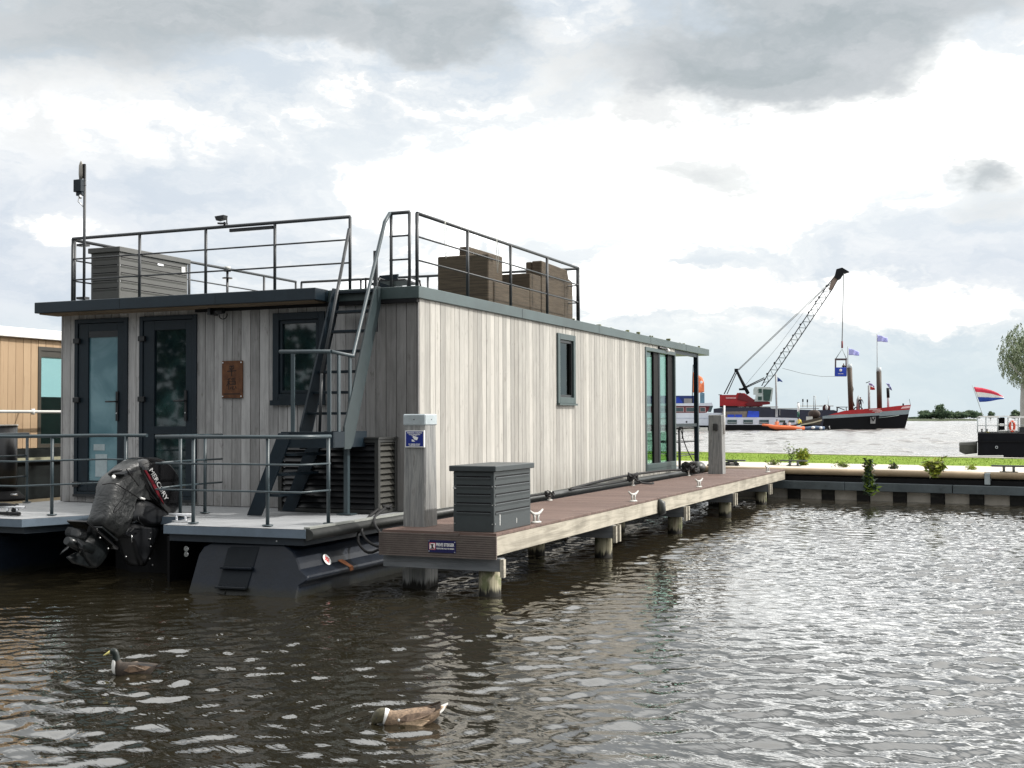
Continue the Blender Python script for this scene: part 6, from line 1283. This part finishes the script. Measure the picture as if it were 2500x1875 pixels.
def fartree(px, D, hgt, wid, label, seed, n=900):
    rn = random.Random(seed); q = far(px, 1030, D); q.z = .8; t_ = thing('shore_tree', q, label, 'tree', 'trees on the far shore')
    lobes = [(Vector((rn.uniform(-.34, .34)*wid, rn.uniform(-.25, .25)*wid, hgt*rn.uniform(.25, .72))), rn.uniform(.20, .36)*wid, rn.uniform(.16, .27)*hgt) for _ in range(9)]+[(Vector((0, 0, hgt*.76)), wid*.2, hgt*.22)]
    m = MB()
    for i in range(n):
        c_, rx, rz = lobes[rn.randrange(len(lobes))]; d_ = Vector((rn.gauss(0, 1), rn.gauss(0, 1), rn.gauss(0, 1))).normalized()*rn.uniform(.6, 1.08)
        p_ = q+c_+Vector((d_.x*rx, d_.y*rx, d_.z*rz)); p_.z = max(p_.z, q.z+.1); s_ = rn.uniform(.25, .55)*(hgt/9)**.5
        u_ = Vector((rn.gauss(0, 1), rn.gauss(0, 1), rn.gauss(0, 1))).normalized(); v_ = u_.orthogonal().normalized()
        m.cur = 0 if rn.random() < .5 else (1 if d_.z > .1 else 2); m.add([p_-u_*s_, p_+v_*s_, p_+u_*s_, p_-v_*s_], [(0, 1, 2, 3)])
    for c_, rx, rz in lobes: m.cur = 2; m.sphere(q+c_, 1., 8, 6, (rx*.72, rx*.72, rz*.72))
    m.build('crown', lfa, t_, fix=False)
    m = MB(); m.tube([q-Vector((0, 0, .8)), q+Vector((0, 0, hgt*.4))], hgt*.03, 6); [m.tube([q+Vector((0, 0, hgt*.2)), q+c_*.8], hgt*.012, 4) for c_, _, _ in lobes[:4]]; m.build('trunk', barkm, t_)
for i, (px, hg, wd, lb) in enumerate(((2298, 8.6, 9.5, 'tallest bushy tree on the far shore, right of the black hulls'), (2262, 5.2, 8, 'rounded bush left of the tallest far shore tree'), (2278, 4.2, 9, 'low dense bush filling the gap left of the tallest far shore tree'), (2318, 4.4, 9, 'low bush at the right foot of the tallest far shore tree'), (2338, 4.6, 10, 'wide low bush on the far shore left of the red white blue flag'),
        (2368, 5.4, 9, 'rounded bush on the far shore straight below the red white blue flag'), (2352, 3.4, 10, 'lowest bush of the right clump on the far shore'), (2386, 4.0, 6, 'small dark bush at the right end of the far shore clump'), (2238, 1.6, 12, 'very low scrub on the far shore beside the rear black hull'), (2418, 4.8, 4, 'small round isolated tree above the dark barge canopy'), (2478, 5.4, 7, 'isolated domed tree on the horizon left of the pale trunk'))):
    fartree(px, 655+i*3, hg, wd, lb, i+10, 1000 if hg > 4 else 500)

# ================================================================== DARK BARGE AT THE RIGHT
D = 46; db = thing('dark_barge', fbase(2450, D), 'near-black steel barge with white railing, lifebuoy and flag behind the grass at the right', 'barge')
m = MB(); fp(m, [(2387, 1140), (2640, 1140), (2640, 1057), (2387, 1056)], D, 3.4); m.build('hull', paint('barge_black', (.003, .0035, .006), .55, .4, 2., spec=.15), db, bevel=.03)
m = MB(); fr(m, 2383, 1077, 2640, 1080, D-.06, .06); m.build('rubbing_strake', hblk, db)
m = MB(); fp(m, [(2384, 1019), (2392, 1015.5), (2437, 1015.5), (2439, 1020)], D+.1, 2.6); fp(m, [(2458, 1020), (2464, 1016), (2640, 1016), (2640, 1020)], D+.1, 2.6); fr(m, 2437, 1015, 2466, 1017, D+.15, 2.4); m.build('canopy', white, db)
m = MB()
for x_ in (2386.5, 2407, 2436, 2461, 2486, 2510): ft(m, [(x_, 1056), (x_, 1019)], D+.15, .022, 6); ft(m, [(x_, 1056), (x_, 1019)], D+2.5, .022, 6)
ft(m, [(2386, 1039), (2434, 1039)], D+.15, .014); ft(m, [(2436, 1038), (2520, 1038)], D+.15, .014); m.build('railing', pgy, db)
m = MB(); fr(m, 2436, 1020, 2441, 1051, D+.2, .1); fr(m, 2451, 1020, 2453, 1050, D+.2, .1); fr(m, 2441, 1019, 2452, 1034, D+.5, .5); fr(m, 2441, 1040, 2452, 1050, D+.5, .4); m.build('companionway', crd, db)
m = MB(); fr(m, 2437, 1035.5, 2452, 1038.5, D+.1, .2); fr(m, 2438, 1052, 2484, 1057, D+.3, 1.); m.build('pale_step', offw, db)
m = MB(); fr(m, 2488, 1043, 2530, 1058, D+.2, 1.5); m.build('black_locker', black, db)
m = MB(); c_ = far(2433, 1092, D-.02); m.tube([c_+(RHv*math.cos(a)+Vector((0, 0, 1))*math.sin(a))*.045 for a in [k*math.pi/5 for k in range(11)]], .012, 6); m.build('hull_ring', pgy, db)
lb_ = thing('lifebuoy', far(2471, 1045, D), 'orange-red lifebuoy hanging on the white railing of the dark barge', 'lifebuoy')
c_ = far(2471, 1041, D+.08); m = MB(); m.tube([c_+RHv*.085*math.cos(a)+Vector((0, 0, .19*math.sin(a))) for a in [R(-80+20*k) for k in range(19)]], .045, 10); m.build('buoy_ring', paint('lifebuoy_red', (.60, .07, .03), .5), lb_)
m = MB(); [m.tube([c_+RHv*.085*math.cos(a)+Vector((0, 0, .19*math.sin(a))), c_+RHv*.087*math.cos(a+.2)+Vector((0, 0, .19*math.sin(a+.2)))], .048, 10) for a in (.9, 2.0, 3.9, 5.2)]; m.build('white_band', white, lb_)
bl_ = thing('deck_bollard', far(2397, 1056, D+.6), 'small grey bollard on the dark barge deck left of the yellow one', 'bollard'); m = MB(); m.tube([far(2397, 1057, D+.6), far(2397, 1047, D+.6)], .035, 8); m.tube([far(2397, 1049, D+.6), far(2397, 1047, D+.6)], .05, 8); m.build('bollard', wpole, bl_)
bl_ = thing('deck_bollard', far(2409, 1056, D+.6), 'yellow based bollard on the dark barge deck', 'bollard'); m = MB(); fr(m, 2404, 1054, 2416, 1057, D+.5, .2); m.build('yellow_base', hivis, bl_); m = MB(); m.tube([far(2409, 1055, D+.6), far(2409, 1047, D+.6)], .04, 8); m.build('bollard', wpole, bl_)
fg = thing('national_flag', far(2400, 1016, D), 'red, white and blue flag on a leaning white staff at the dark barge', 'flag')
m = MB(); ft(m, [(2374, 941), (2400, 1016)], D+.1, .014, 6); m.build('flag_staff', pgy, fg)
cloth([(2377, 944.5), (2398, 947), (2420, 953), (2438, 960), (2449, 968)], [(2391, 981.5), (2405, 981), (2420, 979), (2436, 976), (2449, 974)], D+.1, (paint('flag_red', (.62, .03, .07), .7, .1, 2.), white, paint('flag_royal_blue', (.01, .055, .34), .7, .1, 2.)), 'flag_cloth', fg, .07, bands=[0, 0, 1, 1, 2, 2], n=24)
dn = thing('grey_dinghy', fbase(2362, D), 'small grey covered dinghy at the left end of the dark barge', 'boat')
m = MB(); fp(m, [(2342, 1082), (2386, 1081), (2386, 1109), (2358, 1110), (2342, 1103)], D+.3, 1.3); m.build('hull', paint('dinghy_grey', (.06, .06, .05), .6, .4, 5.), dn, bevel=.02)
m = MB(); fp(m, [(2341, 1088), (2386, 1087), (2386, 1079), (2342, 1081)], D+.28, 1.35); m.build('gunwale', paint('gunwale_grey', (.13, .13, .12), .6), dn, bevel=.02)
m = MB(); fp(m, [(2355, 1140), (2386, 1140), (2386, 1108), (2357, 1111)], D-.6, .8); fp(m, [(2340, 1140), (2450, 1140), (2450, 1112.5), (2340, 1113)], D-.9, .4); o = m.build('white_pontoon', offw, base=fbase(2380, D)); tag(o, 'low white landing strip under the dinghy and dark barge', 'landing stage')
# willow and pale trunk at the right edge
D = 62; wt = thing('willow_tree', fbase(2506, D), 'leafy pale green willow with a pale trunk cut off by the right picture edge', 'tree')
tb_ = far(2512, 1046, D); m = MB(); m.tube([far(2503, 1046, D)-Vector((0, 0, 1.)), far(2502, 980, D), far(2503, 935, D), far(2509, 900, D), far(2518, 850, D)], [.25, .23, .2, .13, .06], 12)
paleb = paint('pale_bark', (.42, .41, .38), .8, .12, 3.)
limbs = [[far(2508, 935, D), far(2490, 900, D+.5), far(2478, 860, D+.8)], [far(2511, 915, D), far(2525, 870, D-.4), far(2535, 820, D-.5)], [far(2512, 900, D), far(2500, 850, D-.3), far(2503, 800, D-.6)], [far(2508, 930, D), far(2480, 905, D-.6), far(2465, 885, D-.9)], [far(2512, 910, D), far(2550, 880, D), far(2580, 850, D)]]
for l_ in limbs: m.tube(smoothpath(l_, 1), .07, 6, r2=.02)
m.build('trunk', paleb, wt)
wl = [leafm('willow_pale', (.34, .38, .26)), leafm('willow_mid', (.17, .23, .10)), leafm('willow_dark', (.05, .075, .035))]
rn = random.Random(4); m = MB(); cc = far(2520, 865, D)
for i in range(1600):
    d_ = Vector((rn.gauss(0, 1), rn.gauss(0, 1), rn.gauss(0, 1))).normalized()*rn.uniform(.25, 1.)**.7; c_ = cc+Vector((d_.x*1.75, d_.y*1.75, d_.z*1.75)) ; 
    if mnoise.noise(c_*.9) < -.32: continue
    L = rn.uniform(.22, .5); lean = Vector((rn.gauss(0, .15), rn.gauss(0, .15), -1)).normalized()
    for k in range(10):
        p_ = c_+lean*L*k/10+Vector((rn.gauss(0, .03), rn.gauss(0, .03), 0)); s_ = rn.uniform(.05, .085)
        u_ = (lean+Vector((rn.gauss(0, .55), rn.gauss(0, .55), 0))).normalized(); v_ = u_.cross(Vector((rn.gauss(0, 1), rn.gauss(0, 1), 0))).normalized()
        m.cur = 0 if rn.random() < .48 else (1 if rn.random() < .65 else 2); m.add([p_-u_*s_, p_+v_*s_*.3, p_+u_*s_, p_-v_*s_*.3], [(0, 1, 2, 3)])
m.build('crown', wl, wt, fix=False)
m = MB(); b0 = fbase(2506, D); pl = [b0+RHv*a+FHv*b_ for a, b_ in ((-.35, -1.5), (14, -4), (30, 0), (30, 12), (8, 14), (.2, 4))]; m.loft([[q-Vector((0, 0, .6)) for q in pl], [q+Vector((0, 0, .55)) for q in pl]]); tag(m.build('tree_bank', gm), kind='structure')
# dense trees on the bank behind the viewpoint: they show only as reflections in the door glass and dark gloss
rn = random.Random(9); m = MB()
for i in range(16000):
    s_ = rn.uniform(-45, 30); hmax = 11+3*mnoise.noise(Vector((s_*.12, 1, 0)))+4*mnoise.noise(Vector((s_*.04, 5, 0))); z_ = hmax*rn.random()**.8; q = Vector((s_, -26+rn.gauss(0, 1.6)+.02*s_, z_))
    if mnoise.noise(Vector((q.x*.35, 0, q.z*.35))) < -.25 and z_ > 4: continue
    a_ = rn.uniform(.25, .55); u_ = Vector((rn.gauss(0, 1), rn.gauss(0, .5), rn.gauss(0, 1))).normalized(); v_ = u_.orthogonal().normalized()
    m.add([q-u_*a_, q+v_*a_*.7, q+u_*a_, q-v_*a_*.7], [(0, 1, 2, 3)])
o = m.build('tree_belt', leafm('belt_leaf', (.03, .05, .02)), fix=False); tag(o, 'dark leafy trees mirrored in the glass of the houseboat doors', 'trees', kind='stuff')

# ================================================================== DUCKS
def duck(name, base, face, label, pose, L, cols, zs=1.2):
    """one continuous body lofted tail to bill; dark/white/brown plumage set per ring and side"""
    t_ = bpy.data.objects.new(name, None)
    m = MB(); m.smooth = True; n = 20; rg = []; cen = []
    st = pose['st']
    for (x, z, rw, rh) in st: cen.append(Vector((x, 0, z)))
    for i, (x, z, rw, rh) in enumerate(st):
        a = cen[max(0, i-1)]; b_ = cen[min(len(cen)-1, i+1)]; tg = (b_-a).normalized(); up = Vector((0, 1, 0)).cross(tg).normalized()
        if tg.x*up.z < 0 or (abs(up.z) < 1e-6 and up.x > 0): up = -up
        rg.append([cen[i]+Vector((0, 1, 0))*rw*math.cos(2*math.pi*k/n)+up*rh*math.sin(2*math.pi*k/n)*(1 if math.sin(2*math.pi*k/n) > 0 else pose.get('belly', 1)) for k in range(n)])
    # keep rings from twisting
    for i in range(1, len(rg)):
        best = min(range(n), key=lambda s: sum((rg[i][(k+s) % n]-rg[i-1][k]).length for k in range(n))); rg[i] = rg[i][best:]+rg[i][:best]
    m.loft(rg, mats=pose['mat'])
    s_ = L; fc = Matrix.Rotation(face, 3, 'Z')
    m.v = [tuple(Vector(base)+fc@Vector((q[0]*s_, q[1]*s_, q[2]*s_*zs))) for q in m.v]
    bo = m.build(name, cols, None, base=base, subsurf=1); tag(bo, label, 'duck', 'ducks swimming in front of the houseboat')
    def sub(nm, mb, mat, **k):
        mb.v = [tuple(Vector(base)+fc@Vector((q[0]*s_, q[1]*s_, q[2]*s_*zs))) for q in mb.v]; o = mb.build(nm, mat, bo, **k); o.parent = bo; return o
    return bo, sub
feath_d = paint('dark_brown_plumage', (.035, .025, .018), .7, .5, 60.); feath_b = paint('brown_plumage', (.13, .085, .055), .7, .6, 70., grime=(.32, .24, .17)); feath_p = paint('pale_buff_plumage', (.45, .33, .22), .7, .35, 80., grime=(.16, .09, .05))
headm = paint('green_black_head', (.006, .012, .010), .45, .4, 40.); headb = paint('brown_green_head', (.075, .066, .038), .5, .5, 50., grime=(.02, .035, .015)); whf = paint('white_plumage', (.78, .77, .74), .7, .05, 40.); billm = paint('yellow_bill', (.52, .47, .16), .45, .15, 60.); wingd = paint('black_wing', (.010, .009, .010), .5, .4, 60.); wingp = paint('grey_buff_wing', (.30, .23, .18), .7, .3, 60.)
yawL = math.atan2(-RH[1], -RH[0])     # facing picture-left
# stations x (forward +), z, half width, half height ; length about 1
stA = [(-.60, .17, .010, .006), (-.54, .16, .06, .03), (-.46, .12, .12, .085), (-.34, .075, .165, .135), (-.18, .055, .195, .165), (0, .05, .205, .175), (.14, .055, .19, .175), (.24, .085, .16, .165), (.30, .135, .13, .135), (.335, .195, .105, .11), (.355, .255, .088, .095), (.365, .31, .080, .088), (.375, .36, .078, .088), (.395, .41, .080, .088), (.44, .425, .072, .072), (.49, .41, .048, .045), (.515, .40, .02, .02)]
def matA(i, k): return 1 if i >= 9 else (2 if i == 8 and True else (2 if i == 7 and 0 else 0))
pA = dict(st=stA, mat=matA, flip=7)
def matA(i, k):
    if i >= 10: return 1
    return 0
pA['mat'] = matA
q1 = onz(322, 1645, 0); q1.z = -.004
db1, sub = duck('duck', q1, yawL+.12, 'dark duck with a black head and white breast swimming left in the canal', pA, .285, (feath_d, headm), 1.3)
m = MB(); m.smooth = True; rg = []
m.sphere((.380, 0, .17), 1., 16, 12, (.088, .104, .165))
for (x, z, w_, h_) in ():
    pass
for (x, z, w_, h_) in ((.30, .10, .10, .03), (.355, .15, .105, .05), (.40, .22, .07, .05), (.425, .28, .035, .03), (.43, .32, .01, .01)): rg.append([Vector((x+.035*math.cos(a), w_*math.cos(a)*0+w_*math.sin(a), z+h_*0)) for a in [R(-90+18*k) for k in range(11)]])
for r_ in rg:
    pass
sub('breast_patch', m, whf, fix=False)
def bill(sub, p0, d, L, w, mat):
    m = MB(); m.smooth = True; p0 = Vector(p0); d = Vector(d).normalized(); up = Vector((0, 1, 0)).cross(d).normalized(); up = up if up.z > 0 else -up; rg = []
    for t__, ww, hh in ((0, .55, .5), (.35, .5, .34), (.7, .62, .2), (.92, .55, .12), (1., .2, .06)): rg.append([p0+d*L*t__+Vector((0, 1, 0))*w*ww*math.cos(a)+up*w*hh*math.sin(a) for a in [k*math.pi/5 for k in range(10)]])
    m.loft(rg); return sub('bill', m, mat)
bill(sub, (.50, .415, 0) and (.50, 0, .415), (1, 0, -.38), .17, .07, billm)
def wing(sub, side, pts, mat, name='wing', th=.012):
    m = MB(); m.smooth = True; o_ = [Vector(p) for p in pts]; m.loft([[Vector((p.x, p.y*side, p.z)) for p in o_], [Vector((p.x, (p.y+th)*side, p.z+th*.3)) for p in o_]]); return sub(name, m, mat, bevel=.002)
for s__ in (1, -1):
    wing(sub, s__, [(.16, .185, .10), (.02, .20, .17), (-.16, .185, .185), (-.34, .145, .165), (-.46, .10, .14), (-.34, .165, .09), (-.16, .20, .075), (.02, .205, .06)], feath_b)
    wing(sub, s__, [(.06, .195, .165), (-.10, .19, .165), (-.26, .17, .115), (-.36, .15, .09), (-.26, .18, .13), (-.08, .20, .195), (.04, .19, .19)], wingp, 'scapular_feathers', .02)
    wing(sub, s__, [(-.14, .13, .215), (-.34, .10, .20), (-.56, .05, .145), (-.40, .12, .15), (-.2, .16, .18)], wingd, 'primary_feathers', .015)
    m = MB(); m.sphere((.445, .062*s__, .45), .012, 8, 6); sub('eye', m, black)
m = MB(); m.loft([[Vector((-.50, y_, .10)) for y_ in (-.06, 0, .06)]+[Vector((-.50, 0, .15))], [Vector((-.66, y_*.6, .14)) for y_ in (-.06, 0, .06)]+[Vector((-.66, 0, .16))]]); sub('tail', m, wingd)
# second duck, dipping its bill
stB = [(-.62, .22, .010, .008), (-.55, .20, .055, .035), (-.46, .15, .11, .075), (-.34, .10, .155, .115), (-.18, .065, .19, .14), (0, .045, .205, .15), (.15, .035, .19, .145), (.25, .045, .16, .135), (.32, .07, .125, .12), (.36, .095, .108, .115), (.40, .115, .10, .11), (.45, .12, .098, .108), (.50, .10, .09, .098), (.545, .065, .072, .078), (.58, .03, .045, .048), (.60, .01, .02, .02)]
def matB(i, k):
    if i >= 10: return 1
    if i == 9: return 2
    return 3 if i in (0,) else 0
q2 = onz(998, 1764, 0); q2.z = -.004
db2, sub = duck('duck', q2, yawL+.10, 'brown duck with a white neck ring dipping its bill, nearest the camera', dict(st=stB, mat=matB, flip=8), .345, (paint('mottled_buff_plumage', (.21, .145, .095), .7, .6, 70., grime=(.42, .33, .24)), headb, whf, feath_p))
bill(sub, (.575, 0, .0), (.75, 0, -.65), .12, .06, paint('orange_bill', (.42, .22, .03), .5))
for s__ in (1, -1):
    wing(sub, s__, [(.20, .18, .08), (.05, .195, .155), (-.14, .175, .175), (-.34, .125, .205), (-.48, .08, .235), (-.36, .155, .145), (-.18, .195, .095), (.02, .21, .06)], paint('mottled_wing', (.20, .14, .10), .7, .5, 60., grime=(.08, .05, .035)) if s__ == 1 else bpy.data.materials['mottled_wing'])
    wing(sub, s__, [(.22, .158, .0), (.05, .205, .06), (-.20, .195, .085), (-.34, .155, .06), (-.2, .185, -.02), (.05, .20, -.03)], feath_p, 'flank_feathers', .014)
    wing(sub, s__, [(-.30, .10, .225), (-.44, .085, .25), (-.52, .06, .275), (-.52, .08, .20), (-.44, .11, .19)], feath_d, 'wing_tip', .015)
    wing(sub, s__, [(-.50, .06, .17), (-.60, .03, .23), (-.57, .06, .17), (-.50, .09, .13)], whf, 'tail_covert', .014)
    m = MB(); m.sphere((.52, .082*s__, .10), .011, 8, 6); sub('eye', m, black)
    m = MB(); m.sphere((.16, .193*s__, .085), .020, 8, 6, (1.2, .5, 1)); sub('white_wing_spot', m, whf)
m = MB(); m.loft([[Vector((-.52, y_, .19)) for y_ in (-.05, 0, .05)]+[Vector((-.52, 0, .23))], [Vector((-.64, y_*.5, .245)) for y_ in (-.05, 0, .05)]+[Vector((-.64, 0, .265))]]); sub('tail', m, whf)
